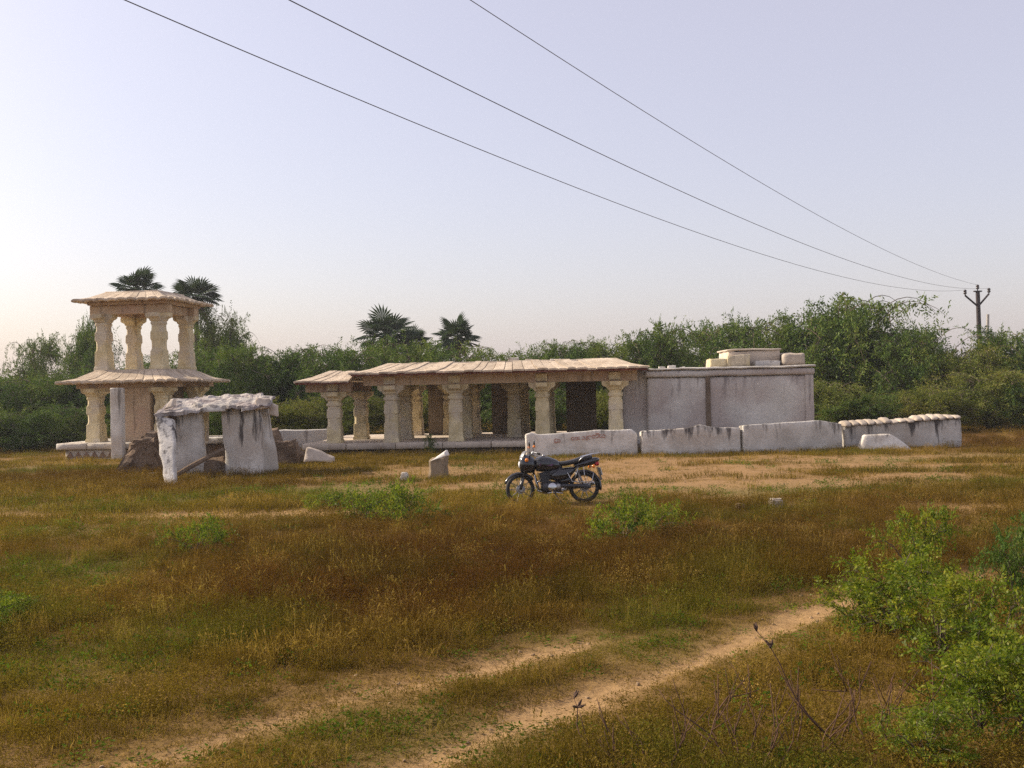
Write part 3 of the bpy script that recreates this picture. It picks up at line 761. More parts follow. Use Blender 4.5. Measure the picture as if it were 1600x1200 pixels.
bike = thing("motorcycle", "black motorcycle parked facing left in the grass", "motorcycle", ((pf.x + prr.x) / 2, 19.6, 0.0), rad(-10))
bike.rotation_euler = (rad(-5), 0, rad(8))
XF, XR, WR = -.635, .635, .30
def make_wheel(x):
    wv = MB()
    wv.lathe([(.05, -.06), (.07, -.05), (.07, .05), (.05, .06)], n=14, axis='Y')
    for k in range(10):
        t = 2 * math.pi * k / 10
        for s_ in (-1, 1):
            t2 = t + s_ * .28
            wv.tube([(.06 * math.cos(t2), .04 * s_, .06 * math.sin(t2)), (.25 * math.cos(t), 0.005 * s_, .25 * math.sin(t))], .0055, 4)
    o = wv.obj("wheel", K['alloy'], bike); o.location = (x, 0, WR)
    MB().torus((0, 0, 0), .264, .040, 32, 8, sq=1.15).obj("tyre", K['rubber'], o, True)
    MB().torus((0, 0, 0), .238, .014, 32, 6, sq=1.6).obj("rim", K['grey'], o, True)
    MB().lathe([(.085, -.045), (.09, -.04), (.09, -.025), (.085, -.02)], n=16, axis='Y').obj("brake_drum", K['alloy'], o)
    return o
wf = make_wheel(XF)
wf.rotation_euler = (0, 0, rad(14))
make_wheel(XR)
def arcpts(cx, cz, r, t0, t1, n): return [(cx + r * math.cos(rad(t0 + (t1 - t0) * i / n)), cz + r * math.sin(rad(t0 + (t1 - t0) * i / n))) for i in range(n + 1)]
def guard(cx, cz, r, t0, t1, wd, name, mat):
    m_ = MB(); vs = []; fs = []
    pts = arcpts(cx, cz, r, t0, t1, 12); inn = arcpts(cx, cz, r - .012, t0, t1, 12)
    for (x, z), (x2, z2) in zip(pts, inn):
        dx, dz = (x - cx) / r, (z - cz) / r
        vs += [(x - dx * .03, -wd, z - dz * .03), (x, -wd * .6, z), (x, wd * .6, z), (x - dx * .03, wd, z - dz * .03), (x2 - dx * .03, wd * .9, z2 - dz * .03), (x2 - dx * .03, -wd * .9, z2 - dz * .03)]
    for i in range(12):
        for j in range(6):
            fs.append((i * 6 + j, i * 6 + (j + 1) % 6, (i + 1) * 6 + (j + 1) % 6, (i + 1) * 6 + j))
    fs += [tuple(range(6)), tuple(72 + i for i in range(6))]
    return m_.add(vs, fs).obj(name, mat, bike, True)
guard(XF, WR, .335, 35, 158, .06, "front_mudguard", K['black'])
guard(XR, WR, .345, -12, 118, .07, "rear_mudguard", K['black'])
fk = MB()
for s_ in (-1, 1):
    fk.tube([(XF, .085 * s_, WR), (XF + .06, .085 * s_, .52)], .026, 8)
    fk.tube([(XF + .06, .085 * s_, .52), (XF + .18, .085 * s_, .92)], .017, 8)
fk.tube([(XF + .12, -.1, .72), (XF + .12, .1, .72)], .025, 8)
fk.obj("front_fork", K['grey'], bike, True)
def loft(name, secs, mat, parent=bike, n=12, smooth=True):
    """secs: (x, zc, half width, half height)"""
    m_ = MB(); rs = []
    for x, zc, hw, hh in secs:
        rs.append([Vector((x, hw * math.copysign(abs(math.cos(t)) ** .75, math.cos(t)), zc + hh * math.copysign(abs(math.sin(t)) ** .75, math.sin(t)))) for t in (2 * math.pi * k / n for k in range(n))])
    return m_.rings(rs).obj(name, mat, parent, smooth)
loft("headlamp_cowl", [(-.635, .78, .05, .06), (-.62, .78, .12, .14), (-.54, .79, .15, .18), (-.44, .78, .15, .18), (-.35, .76, .12, .15), (-.32, .76, .05, .05)], K['black'])
MB().lathe([(.02, -.01), (.06, 0), (.065, .02), (.06, .03)], c=(-.645, 0, .78), n=14, axis='X').obj("headlamp", K['lamp'], bike, True)
ws = MB(); vs = []
for i, (x, z, hw) in enumerate(((-.63, .87, .10), (-.615, .94, .10), (-.57, 1.01, .08), (-.53, 1.04, .05))):
    vs += [(x + .05, -hw, z), (x, -hw * .5, z), (x, hw * .5, z), (x + .05, hw, z)]
vs += [(x + .012, y * .97, z - .004) for x, y, z in vs]
fs = []
for i in range(3):
    for j in range(3):
        q = i * 4 + j; fs += [(q, q + 1, q + 5, q + 4), (16 + q, 16 + q + 4, 16 + q + 5, 16 + q + 1)]
ws.add(vs, fs).obj("windscreen", K['screen'], bike, True)
hb = MB().tube([(-.30, -.36, .97), (-.38, -.24, 1.0), (-.43, -.10, .95), (-.43, .10, .95), (-.38, .24, 1.0), (-.30, .36, .97)], .012, 8).obj("handlebar", K['grey'], bike, True)
for s_ in (-1, 1):
    MB().tube([(-.345, .29 * s_, .985), (-.285, .38 * s_, .965)], .019, 8).obj("grip", K['rubber'], hb, True)
    MB().tube([(-.40, .23 * s_, 1.0), (-.40, .17 * s_ , 1.02), (-.335, .36 * s_, .985)], .008, 5).obj("lever", K['chrome'], hb)
    mr_ = MB().tube([(-.38, .22 * s_, 1.0), (-.40, .27 * s_, 1.09), (-.39, .30 * s_, 1.15)], .006, 6).obj("mirror", K['grey'], bike)
    MB().lathe([(.02, -.012), (.055, -.008), (.06, .004), (.05, .01)], c=(-.38, .30 * s_, 1.19), n=14, axis='X').obj("mirror_housing", K['black'], mr_, True)
    MB().lathe([(.048, 0), (.05, .004), (.01, .006)], c=(-.372, .30 * s_, 1.19), n=14, axis='X').obj("mirror_glass", K['lamp'], mr_, True)
    MB().lathe([(.008, -.02), (.026, -.01), (.026, .012), (.008, .02)], c=(-.385, .325 * s_, 1.115), n=10, axis='Y').obj("mirror_glint", K['orange'], mr_, True)  # amber piece stands in for an orange glint below the mirror
    for x, z, y in ((-.52, .86, .19), (.80, .70, .15)):
        MB().tube([(x, y * .5 * s_, z), (x, y * s_, z)], .010, 6).obj("indicator_stalk", K['grey'], bike)
        MB().lathe([(.012, -.035), (.032, -.025), (.036, .0), (.03, .03), (.01, .038)], c=(x, (y + .03) * s_, z), n=12, axis='Y').obj("indicator", K['orange'], bike, True)
MB().lathe([(.01, -.03), (.035, -.02), (.04, 0), (.03, .02)], c=(-.37, -.02, .985), n=12, axis='X').obj("gauge", K['lamp'], bike, True)
loft("fuel_tank", [(-.34, .77, .05, .05), (-.31, .77, .13, .13), (-.20, .78, .16, .155), (-.05, .77, .155, .145), (.08, .75, .13, .115), (.17, .735, .09, .07), (.19, .72, .05, .03)], K['black'])
MB().lathe([(.035, 0), (.04, .012), (.02, .02)], c=(-.15, 0, .932), n=12).obj("fuel_cap", K['chrome'], bike, True)
for s_ in (-1, 1):
    MB().add([(-.28, .145 * s_, .75), (-.02, .158 * s_, .735), (.02, .152 * s_, .77), (-.24, .152 * s_, .79), (-.28, .12 * s_, .75), (-.02, .12 * s_, .735), (.02, .12 * s_, .77), (-.24, .12 * s_, .79)],
             [(0, 1, 2, 3), (7, 6, 5, 4), (0, 4, 5, 1), (1, 5, 6, 2), (2, 6, 7, 3), (3, 7, 4, 0)]).obj("tank_graphic", K['purple'], bike)
loft("seat", [(.10, .765, .06, .03), (.15, .77, .10, .045), (.28, .775, .125, .05), (.42, .80, .13, .05), (.56, .84, .125, .055), (.72, .875, .11, .05), (.80, .885, .08, .03)], K['vinyl'])
loft("tail_cowl", [(.45, .72, .09, .05), (.60, .755, .11, .07), (.75, .79, .10, .075), (.88, .82, .08, .06), (.95, .83, .05, .03)], K['black'])
loft("side_panel", [(-.02, .54, .10, .07), (.10, .55, .135, .13), (.25, .56, .14, .13), (.36, .60, .12, .10), (.46, .66, .09, .04)], K['black'])
gr = MB()
for s_ in (-1, 1): gr.tube([(.50, .13 * s_, .80), (.62, .15 * s_, .90), (.82, .14 * s_, .945), (.96, .08 * s_, .955)], .012, 7)
gr.tube([(.96, -.08, .955), (.985, 0, .957), (.96, .08, .955)], .012, 7)
gr.obj("grab_rail", K['chrome'], bike, True)
loft("tail_lamp", [(.86, .755, .06, .04), (.90, .755, .075, .05), (.935, .75, .065, .042), (.945, .748, .03, .02)], K['redlens'])
MB().box((.975, 0, .60), (.012, .17, .15), Matrix.Rotation(rad(-14), 3, 'Y')).obj("number_plate", K['plate'], bike)
MB().box((.945, 0, .56), (.03, .12, .26), Matrix.Rotation(rad(-14), 3, 'Y')).obj("plate_holder", K['black'], bike)
fr = MB()
fr.tube([(-.42, 0, .86), (-.36, 0, .62), (-.26, 0, .28), (0, 0, .23), (.18, 0, .26)], .02, 8)
fr.tube([(-.40, 0, .78), (-.1, 0, .68), (.15, 0, .62), (.55, 0, .70), (.85, 0, .75)], .018, 8)
for s_ in (-1, 1):
    fr.tube([(.15, .07 * s_, .62), (.18, .08 * s_, .34)], .016, 7)
    fr.tube([(.18, .08 * s_, .40), (.50, .10 * s_, .72)], .012, 7)
fr.obj("frame", K['grey'], bike, True)
sa = MB()
for s_ in (-1, 1): sa.tube([(.16, .09 * s_, .32), (XR + .05, .10 * s_, WR)], .02, 7)
sa.obj("swing_arm", K['grey'], bike, True)
for s_ in (-1, 1):
    sh = MB().tube([(XR - .04, .12 * s_, WR + .03), (XR - .16, .12 * s_, .66)], .013, 7).obj("shock_absorber", K['chrome'], bike, True)
    cs = MB()
    for k in range(9):
        f = .25 + .6 * k / 8
        p = Vector((XR - .04, .12 * s_, WR + .03)).lerp(Vector((XR - .16, .12 * s_, .66)), f)
        cs.lathe([(.024, -.008), (.031, 0), (.024, .008)], c=p, n=10)
    cs.obj("spring", K['alloy'], sh)
en = loft("engine", [(-.22, .33, .06, .07), (-.19, .33, .11, .11), (-.05, .32, .13, .12), (.10, .32, .13, .11), (.17, .33, .08, .08)], K['grey'])
loft("airbox", [(-.12, .58, .05, .07), (-.02, .58, .09, .12), (.10, .60, .10, .12), (.2, .66, .08, .08)], K['grey'])
loft("battery_box", [(.12, .44, .06, .06), (.18, .44, .10, .09), (.30, .45, .10, .09), (.36, .46, .06, .06)], K['black'])
cy = MB()
R30 = Matrix.Rotation(rad(-12), 3, 'Y')
for k in range(9):
    c_ = Vector((-.13, 0, .40)) + R30 @ Vector((0, 0, k * .027))
    cy.box(c_, (.20, .21, .012), R30)
cy.box(Vector((-.13, 0, .40)) + R30 @ Vector((0, 0, .09)), (.13, .14, .26), R30)
cy.obj("cylinder_fins", K['grey'], bike)
MB().lathe([(.03, -.012), (.085, -.006), (.09, .01), (.08, .016)], c=(-.02, -.135, .32), n=18, axis='Y').obj("crankcase_cover", K['chrome'], bike, True)
MB().lathe([(.02, -.012), (.055, -.006), (.06, .01), (.05, .016)], c=(.10, -.13, .33), n=16, axis='Y').obj("sprocket_cover", K['alloy'], bike, True)
MB().tube([(-.20, .08, .46), (-.29, .10, .42), (-.28, .12, .26), (-.12, .14, .20), (.12, .15, .22)], .02, 8).obj("exhaust_pipe", K['chrome'], bike, True)
MB().tube([(.12, .15, .22), (.20, .16, .24), (.30, .17, .27), (.85, .17, .36), (.90, .17, .37)], [.022, .035, .045, .045, .03], 10).obj("muffler", K['chrome'], bike, True)
loft("chain_cover", [(.12, .34, .02, .02), (.20, .345, .025, .035), (.50, .335, .025, .035), (.66, .315, .025, .05), (.74, .305, .02, .03)], K['grey']).location = (0, -.12, 0)
sg = MB()
sg.tube([(.28, -.155, .60), (.36, -.19, .42), (.52, -.20, .40), (.76, -.19, .42), (.80, -.16, .60)], .008, 6)
sg.tube([(.40, -.195, .415), (.50, -.17, .70)], .006, 5)
sg.tube([(.62, -.198, .405), (.60, -.17, .70)], .006, 5)
sg.obj("sari_guard", K['chrome'], bike, True)
cg = MB()
for s_ in (-1, 1): cg.tube([(-.36, .03 * s_, .62), (-.37, .20 * s_, .56), (-.36, .24 * s_, .42), (-.30, .20 * s_, .30), (-.24, .05 * s_, .27)], .011, 7)
cg.obj("crash_guard", K['chrome'], bike, True)
for x, y in ((.02, -.24), (.02, .24)):
    MB().tube([(x, y * .5, .24), (x, y, .245)], .014, 6).obj("foot_peg", K['rubber'], bike)
MB().tube([(-.12, -.14, .21), (-.02, -.20, .225), (.16, -.22, .20)], .009, 6).obj("gear_pedal", K['chrome'], bike)
MB().tube([(.02, -.09, .22), (.08, -.20, .10), (.12, -.29, -.02)], [.012, .011, .016], 6).obj("side_stand", K['grey'], bike)

# ------------------------------------------------------------------ utility pole, stub pole and wires
PD = 72.0
pb, pt = atD(1532, 560, PD), atD(1529, 456, PD)
steel = plain("rusty_steel_pole", (.035, .025, .025), .7, metal=.3)
ceram = plain("brown_porcelain", (.03, .02, .018), .3)
pole = thing("utility_pole", "tall steel utility pole with a V shaped crossarm and three insulators", "utility pole", (pb.x, PD, 0))
hp = pt.z
MB().tube([(0, 0, 0), (-.05, 0, hp * .6), (-.1, 0, hp)], [.19, .17, .15], 8).obj("pole_shaft", steel, pole)
arm = MB()
ARML, ARMR, TOP = Vector((-.1 - .95, -.1, hp - .25)), Vector((-.1 + .85, .1, hp - .15)), Vector((-.1, 0, hp + .1))
arm.tube([ARML, (-.1, 0, hp - 1.05)], .07, 4); arm.tube([ARMR, (-.1, 0, hp - 1.05)], .07, 4)
arm.box((-.1, 0, hp + .04), (.55, .2, .09))
arm.obj("crossarm", steel, pole)
for p in (ARML, ARMR, TOP):
    ins = MB().lathe([(.03, -.05), (.04, .08), (.11, .12), (.12, .2), (.07, .24), (.11, .28), (.11, .36), (.05, .42)], c=p, n=10).obj("insulator", ceram, pole, True)
sp = atD(1541, 530, 70.0)
stub = MB().tube([(sp.x - .1, 70, 0), (sp.x + .15, 70, atD(1546, 491, 70).z)], [.13, .1], 8).obj("stay_post", plain("pale_concrete_post", (.36, .33, .30), .9), None)
tag(stub, "thin pale concrete post rising from the trees beside the utility pole", "post")
wm = plain("weathered_wire", (.10, .09, .085), .6, metal=.3)
W0 = Vector((pb.x, PD, 0))
def wire(att, mid, top, Dq, label):
    A = W0 + att + Vector((0, 0, .40))
    uq, vq = ray(*top); Q = Vector((uq * Dq, Dq))
    um, vm = ray(*mid)
    dx, dy = Q.x - A.x, Q.y - A.y
    sm = (um * A.y - A.x) / (dx - um * dy)
    ss = np.array([0, sm, 1.0]); zz = np.array([A.z, CAM_H + vm * (A.y + sm * dy), CAM_H + vq * Dq])
    co = np.polyfit(ss, zz, 2)
    pts = []
    for s_ in np.linspace(0, 1.35, 44):
        pts.append((A.x + s_ * dx, A.y + s_ * dy, float(np.polyval(co, s_))))
    o = MB().tube(pts, .0085, 5).obj("power_line", wm, None)
    return tag(o, label, "power line", "wires running to the utility pole")
wire(ARML, (1000, 331), (195, 0), 13.9, "lowest left wire from the top left corner to the pole's left insulator")
wire(ARMR, (1060, 297), (452, 0), 13.9, "middle wire of the three running down to the utility pole")
wire(TOP, (1100, 232), (735, 0), 19.2, "upper right wire of the three reaching the pole top")

# ------------------------------------------------------------------ vegetation builders
def leafquads(P, D, L, W, r):
    """rhombic leaves at P along D"""
    n = len(P)
    D = D / (np.linalg.norm(D, axis=1, keepdims=True) + 1e-9)
    R = r.normal(size=(n, 3)); R[:, 2] *= .5
    Sd = np.cross(D, R); Sd /= (np.linalg.norm(Sd, axis=1, keepdims=True) + 1e-9)
    L = np.broadcast_to(L, (n,))[:, None]; W = np.broadcast_to(W, (n,))[:, None]
    V = np.stack([P, P + D * L * .45 + Sd * W * .5, P + D * L, P + D * L * .45 - Sd * W * .5], 1).reshape(-1, 3)
    F = np.arange(4 * n).reshape(n, 4)
    return V, F
def tubes_np(paths, r0, r1, k=4):
    m_ = MB()
    for p, a, b in zip(paths, r0, r1):
        n = len(p)
        m_.tube([tuple(q) for q in p], [a + (b - a) * i / (n - 1) for i in range(n)], k)
    return m_
def bushy(seed, R, H, limbs, secs, sprays, lps, leafL, leafW, droop=.5, spray_len=.5, fill=0, low=0.1, trunk_r=.09, top_shoots=0, zmin=0.02, up=0.6):
    """limbs that arch out of one base, side branches, leaf sprays -> (stem mesh, leaf mesh)"""
    r = np.random.default_rng(seed)
    paths, ra, rb = [], [], []
    SP, SD = [], []
    for i in range(limbs):
        az = 2 * math.pi * (i + r.uniform(-.35, .35)) / limbs * (1 if i % 2 else 1.618)
        reach = R * r.uniform(.35, 1.0); top = H * (1.0 - .45 * (reach / R) ** 2) * r.uniform(low + .55, 1.0)
        if r.random() < .3: top *= r.uniform(.35, .7)
        t = np.linspace(0, 1, 9)
        rr = reach * t ** 1.25
        zz = top * (np.sin(np.clip(t * 1.15, 0, 1) * math.pi / 2)) - droop * top * .35 * np.clip(t - .75, 0, 1) ** 1.2 * 3
        wob = np.cumsum(r.normal(size=(9, 2)), 0) * reach * .03
        p = np.stack([rr * math.cos(az) + wob[:, 0], rr * math.sin(az) + wob[:, 1], np.maximum(zz, 0)], 1)
        paths.append(p); ra.append(trunk_r * r.uniform(.6, 1)); rb.append(trunk_r * .12)
        for j in range(secs):
            tt = r.uniform(.25, 1.0); k = min(7, int(tt * 8)); f = tt * 8 - k
            b0 = p[k] * (1 - f) + p[k + 1] * f
            d = (p[min(8, k + 1)] - p[k]); d /= np.linalg.norm(d) + 1e-9
            d2 = d + r.normal(size=3) * .8; d2[2] += up * r.random(); d2 /= np.linalg.norm(d2)
            L = R * r.uniform(.18, .42)
            ts = np.linspace(0, 1, 5)[:, None]
            q = b0 + d2 * L * ts + np.array([0, 0, -1]) * L * .45 * droop * ts ** 2
            q[:, 2] = np.maximum(q[:, 2], zmin)
            paths.append(q); ra.append(trunk_r * .2); rb.append(trunk_r * .05)
            for s_ in range(sprays):
                u_ = r.uniform(.15, 1.0); kk = min(3, int(u_ * 4)); ff = u_ * 4 - kk
                SP.append(q[kk] * (1 - ff) + q[kk + 1] * ff)
                sd = d2 * .7 + r.normal(size=3) * .75; sd[2] -= droop * .35
                SD.append(sd)
    for i in range(top_shoots):
        az = r.uniform(0, 2 * math.pi); rr = R * r.uniform(.1, .8); h0 = H * (.95 - .35 * (rr / R) ** 2)
        b0 = np.array([rr * math.cos(az), rr * math.sin(az), h0 * .8])
        a2 = r.uniform(0, 2 * math.pi); L = H * r.uniform(.25, .62)
        ts = np.linspace(0, 1, 8)[:, None]
        q = b0 + np.array([math.cos(a2) * .9, math.sin(a2) * .9, .85]) * L * ts + np.array([0, 0, -1]) * L * .75 * ts ** 2.2
        paths.append(q); ra.append(trunk_r * .16); rb.append(trunk_r * .05)
        for s_ in range(9):
            k = r.integers(2, 8); SP.append(q[k]); sd = r.normal(size=3) * .7 + (q[k] - q[k - 1]) / L; sd[2] -= .4; SD.append(sd)
    SP, SD = np.array(SP), np.array(SD); SD /= np.linalg.norm(SD, axis=1, keepdims=True)
    n = len(SP)
    f = np.linspace(.08, 1, lps)
    ax = r.normal(size=(n, 3)); side = np.cross(SD, ax); side /= np.linalg.norm(side, axis=1, keepdims=True) + 1e-9
    SL = spray_len * r.uniform(.6, 1.2, n)
    P = SP[:, None, :] + SD[:, None, :] * (SL[:, None] * f[None])[:, :, None] + np.array([0, 0, -1.0]) * (SL[:, None] * .35 * droop * f[None] ** 2)[:, :, None]
    sg = np.where(np.arange(lps) % 2 == 0, 1.0, -1.0)
    Dl = SD[:, None, :] * .55 + side[:, None, :] * sg[None, :, None] + r.normal(size=(n, lps, 3)) * .25
    P = P.reshape(-1, 3); Dl = Dl.reshape(-1, 3)
    if fill:
        nf = fill
        u_ = r.normal(size=(nf, 3)); u_ /= np.linalg.norm(u_, axis=1, keepdims=True)
        cl = r.normal(size=(45, 3)); cl /= np.linalg.norm(cl, axis=1, keepdims=True); cl *= r.uniform(.25, .86, (45, 1)); 
        cc = cl[r.integers(0, 45, nf)]
        q = cc + u_ * (r.random((nf, 1)) ** .6) * .2
        q = np.stack([q[:, 0] * R, q[:, 1] * R, H * .46 + q[:, 2] * H * .46], 1)
        P = np.concatenate([P, q]); Dl = np.concatenate([Dl, r.normal(size=(nf, 3))])
    P[:, 2] = np.maximum(P[:, 2], zmin)
    nl = len(P)
    V, F = leafquads(P, Dl, leafL * r.uniform(.6, 1.25, nl), leafW * r.uniform(.7, 1.2, nl), r)
    return tubes_np(paths, ra, rb).mesh("stems"), np_mesh("foliage", V, F)

M['bark'] = stone("grey_brown_bark", (.10, .075, .055), (.17, .13, .10), streak=.3, scale=4)
M['thorn'] = leafmat("thorn_tree_leaf", [(.2, (.020, .044, .014)), (.42, (.050, .094, .020)), (.62, (.100, .150, .028)), (.85, (.165, .190, .04))], .22)
M['thorn2'] = leafmat("olive_tree_leaf", [(.2, (.036, .056, .012)), (.45, (.085, .110, .018)), (.65, (.15, .165, .03)), (.85, (.21, .18, .05))], .28)
M['shrub'] = leafmat("shrub_leaf", [(.12, (.13, .075, .022)), (.20, (.040, .068, .010)), (.42, (.070, .110, .011)), (.65, (.130, .165, .015)), (.92, (.25, .235, .03))], .38, 1.5, 3.0)
M['shrubd'] = leafmat("dark_shrub_leaf", [(.15, (.025, .055, .012)), (.45, (.05, .10, .018)), (.7, (.09, .14, .025)), (.9, (.13, .16, .04))], .3, 1.3, 3.0)
M['palm'] = leafmat("palm_leaf", [(.2, (.020, .038, .020)), (.5, (.036, .062, .030)), (.8, (.06, .085, .04))], .15)
M['deadpalm'] = leafmat("dead_palm_leaf", [(.2, (.07, .05, .03)), (.8, (.13, .095, .06))], .15)

TREES = [bushy(100 + k, 3.0, 4.5, 18, 11, 9, 12, .17, .05, .6, .66, 9500, trunk_r=.11, top_shoots=24) for k in range(5)]
def tree(name, px, topy, hw, D, v, label, cat="tree", mat='thorn', zscale=None, rz=None):
    c = atD(px, topy, D)
    R = hw * D / FPX; H = c.z
    t = thing(name, label, cat, (c.x, D, 0), rz if rz is not None else random.uniform(0, 6.28), "trees and thickets behind the ruins")
    sx = R / 3.0; sz = H / 4.3
    for nm, me, mt in (("trunk", TREES[v][0], M['bark']), ("crown", TREES[v][1], M[mat])):
        o = bpy.data.objects.new(nm, me); COL.objects.link(o); o.parent = t
        if not me.materials: me.materials.append(mt)
        o.scale = (sx, max(sx, .8), sz)
        o.material_slots[0].link = 'OBJECT'; o.material_slots[0].material = mt
    return t
T = [
 (-70, 575, 85, 47, 0, "thorn tree at the left edge of the photo, behind the pavilion's left"),
 (25, 588, 75, 45, 1, "rounded thorn tree at the far left between the edge and the pavilion"),
 (58, 520, 42, 62, 2, "hazy pointed tree top rising above the far left thicket"),
 (136, 494, 42, 58, 3, "feathery thin tree just left of the pavilion's upper pillars"),
 (110, 575, 75, 46, 4, "thorn tree directly behind the pavilion's lower left pillar"),
 (200, 560, 85, 47, 0, "thorn tree seen between the pavilion's upper pillars"),
 (345, 478, 44, 66, 1, "loose tree close right of the pavilion's top roof"),
 (300, 540, 80, 50, 2, "thorn tree behind the pavilion's right roof corner"),
 (385, 535, 78, 48, 3, "dark thorn tree above the slab shelter's right end"),
 (465, 534, 80, 49, 4, "thorn tree with arching twigs between shelter and hall porch"),
 (540, 538, 80, 47, 0, "thorn tree right behind the porch roof"),
 (625, 524, 85, 50, 1, "thorn tree in front of the clustered palms"),
 (705, 530, 80, 48, 2, "thorn tree below the lone palm"),
 (785, 546, 85, 47, 3, "lowest stretch of thorn tree above the middle of the hall roof"),
 (870, 526, 75, 50, 4, "thorn tree behind the hall roof's right half"),
 (945, 526, 75, 52, 0, "thorn tree behind the last hall pillars"),
 (1030, 500, 78, 51, 1, "thorn tree with upright twigs above the hall's right roof corner"),
 (1110, 497, 85, 55, 2, "thorn tree behind the left part of the shrine roof"),
 (1195, 488, 90, 52, 3, "thorn tree behind the stone platform on the shrine roof"),
 (1325, 452, 112, 50, 4, "tallest broad thorn tree, just right of the shrine"),
 (1435, 503, 85, 47, 0, "thorn tree left of the utility pole"),
 (1510, 535, 70, 45, 1, "thicket tree in front of the utility pole's foot"),
 (1580, 508, 75, 48, 2, "thorn tree right of the utility pole at the photo's edge"),
 (1680, 515, 90, 48, 3, "thorn tree cut by the photo's right edge"),
]
for i, (px, ty, hw, D, v, lb) in enumerate(T):
    tree("thorn_tree", px, ty, hw, D, v, lb, mat='thorn' if (i % 3 or i < 20) else 'thorn2')
for px, ty, hw, D, v, lb, mt in (
 (1290, 590, 55, 43, 2, "olive bush against the shrine's right corner", 'thorn2'),
 (1365, 615, 60, 42, 3, "dark bush behind the capped wall's left end", 'thorn'),
 (1455, 602, 70, 41.5, 4, "pale olive bush behind the capped wall's right end", 'thorn2'),
 (1545, 575, 70, 42, 0, "dense bush under the utility pole", 'thorn2'),
 (1630, 585, 70, 41, 1, "bush at the right edge of the photo", 'thorn'),
 (40, 640, 80, 41, 2, "low dark bush left of the pavilion plinth", 'thorn'),
 (-60, 620, 80, 41, 3, "bush cut by the photo's left edge", 'thorn'),
 (440, 622, 60, 42, 1, "bright bush behind the slab shelter's right end", 'thorn2'),
 (540, 615, 60, 43.5, 0, "bush seen between the porch pillars", 'thorn2'),
 (650, 610, 60, 44, 3, "bush seen through the hall's left bay", 'thorn2'),
 (830, 605, 70, 44, 4, "dark bush seen through the hall's middle bay", 'thorn'),
 (940, 605, 60, 44, 2, "bush seen between the last two hall pillars", 'thorn2'),
 (360, 615, 70, 43, 4, "dark bush behind the slab shelter opening", 'thorn'),
 (120, 630, 60, 43, 1, "bush behind the pavilion's lower left pillar", 'thorn'),
 (245, 640, 60, 43, 3, "bush behind the pavilion's wall slab", 'thorn')):
    tree("thorn_bush", px, ty, hw, D, v, lb, "bush", mt)

# far wood behind everything, one mass
r_ = np.random.default_rng(77)
nF = 110000
fx = r_.uniform(-95, 95, nF); fy = 62 + np.abs(r_.normal(size=nF)) * 9
ft = 2.4 + 1.4 * fnoise(fx, fy, 9, 55)
fz = ft * (1 - r_.random(nF) ** 1.7)
V, F = leafquads(np.stack([fx, fy, fz], 1), r_.normal(size=(nF, 3)),   .42 * r_.uniform(.6, 1.3, nF), .2, r_)
fw = link("far_wood", np_mesh("far_wood", V, F), None, M['thorn'])
tag(fw, "dense far thicket filling the gaps behind the trees", "thicket", None, "stuff")

# palmyra palms
def fan_leaf():
    vs, fs = [], []
    m_ = MB().tube([(0, 0, 0), (.45, 0, .05), (.85, 0, .04)], [.03, .022, .015], 4)
    n = 17
    for k in range(n):
        a = rad(-125 + 250 * k / (n - 1)); L = .85 * (1 - .25 * abs(k - (n - 1) / 2) / ((n - 1) / 2)); wd = rad(6.8)
        c = Vector((.85, 0, .04))
        fold = .05
        p1 = c + Vector((math.cos(a - wd), math.sin(a - wd), 0)) * L * .6
        p2 = c + Vector((math.cos(a + wd), math.sin(a + wd), 0)) * L * .6
        mid = c + Vector((math.cos(a), math.sin(a), 0)) * L * .6 + Vector((0, 0, fold))
        tip = c + Vector((math.cos(a), math.sin(a), -.10)) * L
        m_.add([c, p1, mid, p2, tip], [(0, 1, 2), (0, 2, 3), (1, 4, 2), (2, 4, 3)])
    me = bpy.data.meshes.new("fan_leaf"); me.from_pydata(m_.v, [], m_.f); me.update(); return me
LEAF = fan_leaf(); LEAF.materials.append(M['palm'])
def palm(px, cy, rpx, D, label, nl=36, skirt=8):
    c = atD(px, cy, D); R = rpx * D / FPX
    t = thing("palm_tree", label, "palm tree", (c.x, D, 0), 0, "palmyra palms behind the ruins")
    MB().tube([(0, 0, 0), (.08, 0, c.z * .5), (0, 0, c.z)], [.22, .17, .15], 8).obj("trunk", M['bark'], t)
    r = np.random.default_rng(int(px))
    for k in range(nl + skirt):
        o = bpy.data.objects.new("leaf", LEAF); COL.objects.link(o); o.parent = t
        f = (k + .5) / nl
        el = math.asin(max(-1, min(1, 1 - 1.55 * f))) if k < nl else rad(r.uniform(-75, -50))
        o.location = (0, 0, c.z)
        o.rotation_euler = (r.uniform(-.5, .5), -el, k * 2.39996 + r.uniform(-.2, .2))
        s_ = R / 1.65 * r.uniform(.62, 1.18)
        o.scale = (s_, s_, s_)
        if k >= nl:
            o.material_slots[0].link = 'OBJECT'; o.material_slots[0].material = M['deadpalm']
palm(212, 452, 40, 64, "palm rising behind the left half of the pavilion's top roof")
palm(305, 466, 42, 66, "palm rising behind the right half of the pavilion's top roof")
palm(603, 526, 50, 66, "large rounded palm, left of the clustered pair above the hall")
palm(643, 540, 36, 69, "smaller palm close right of the large rounded palm")
palm(715, 530, 40, 64, "lone palm with spread fans above the hall roof")

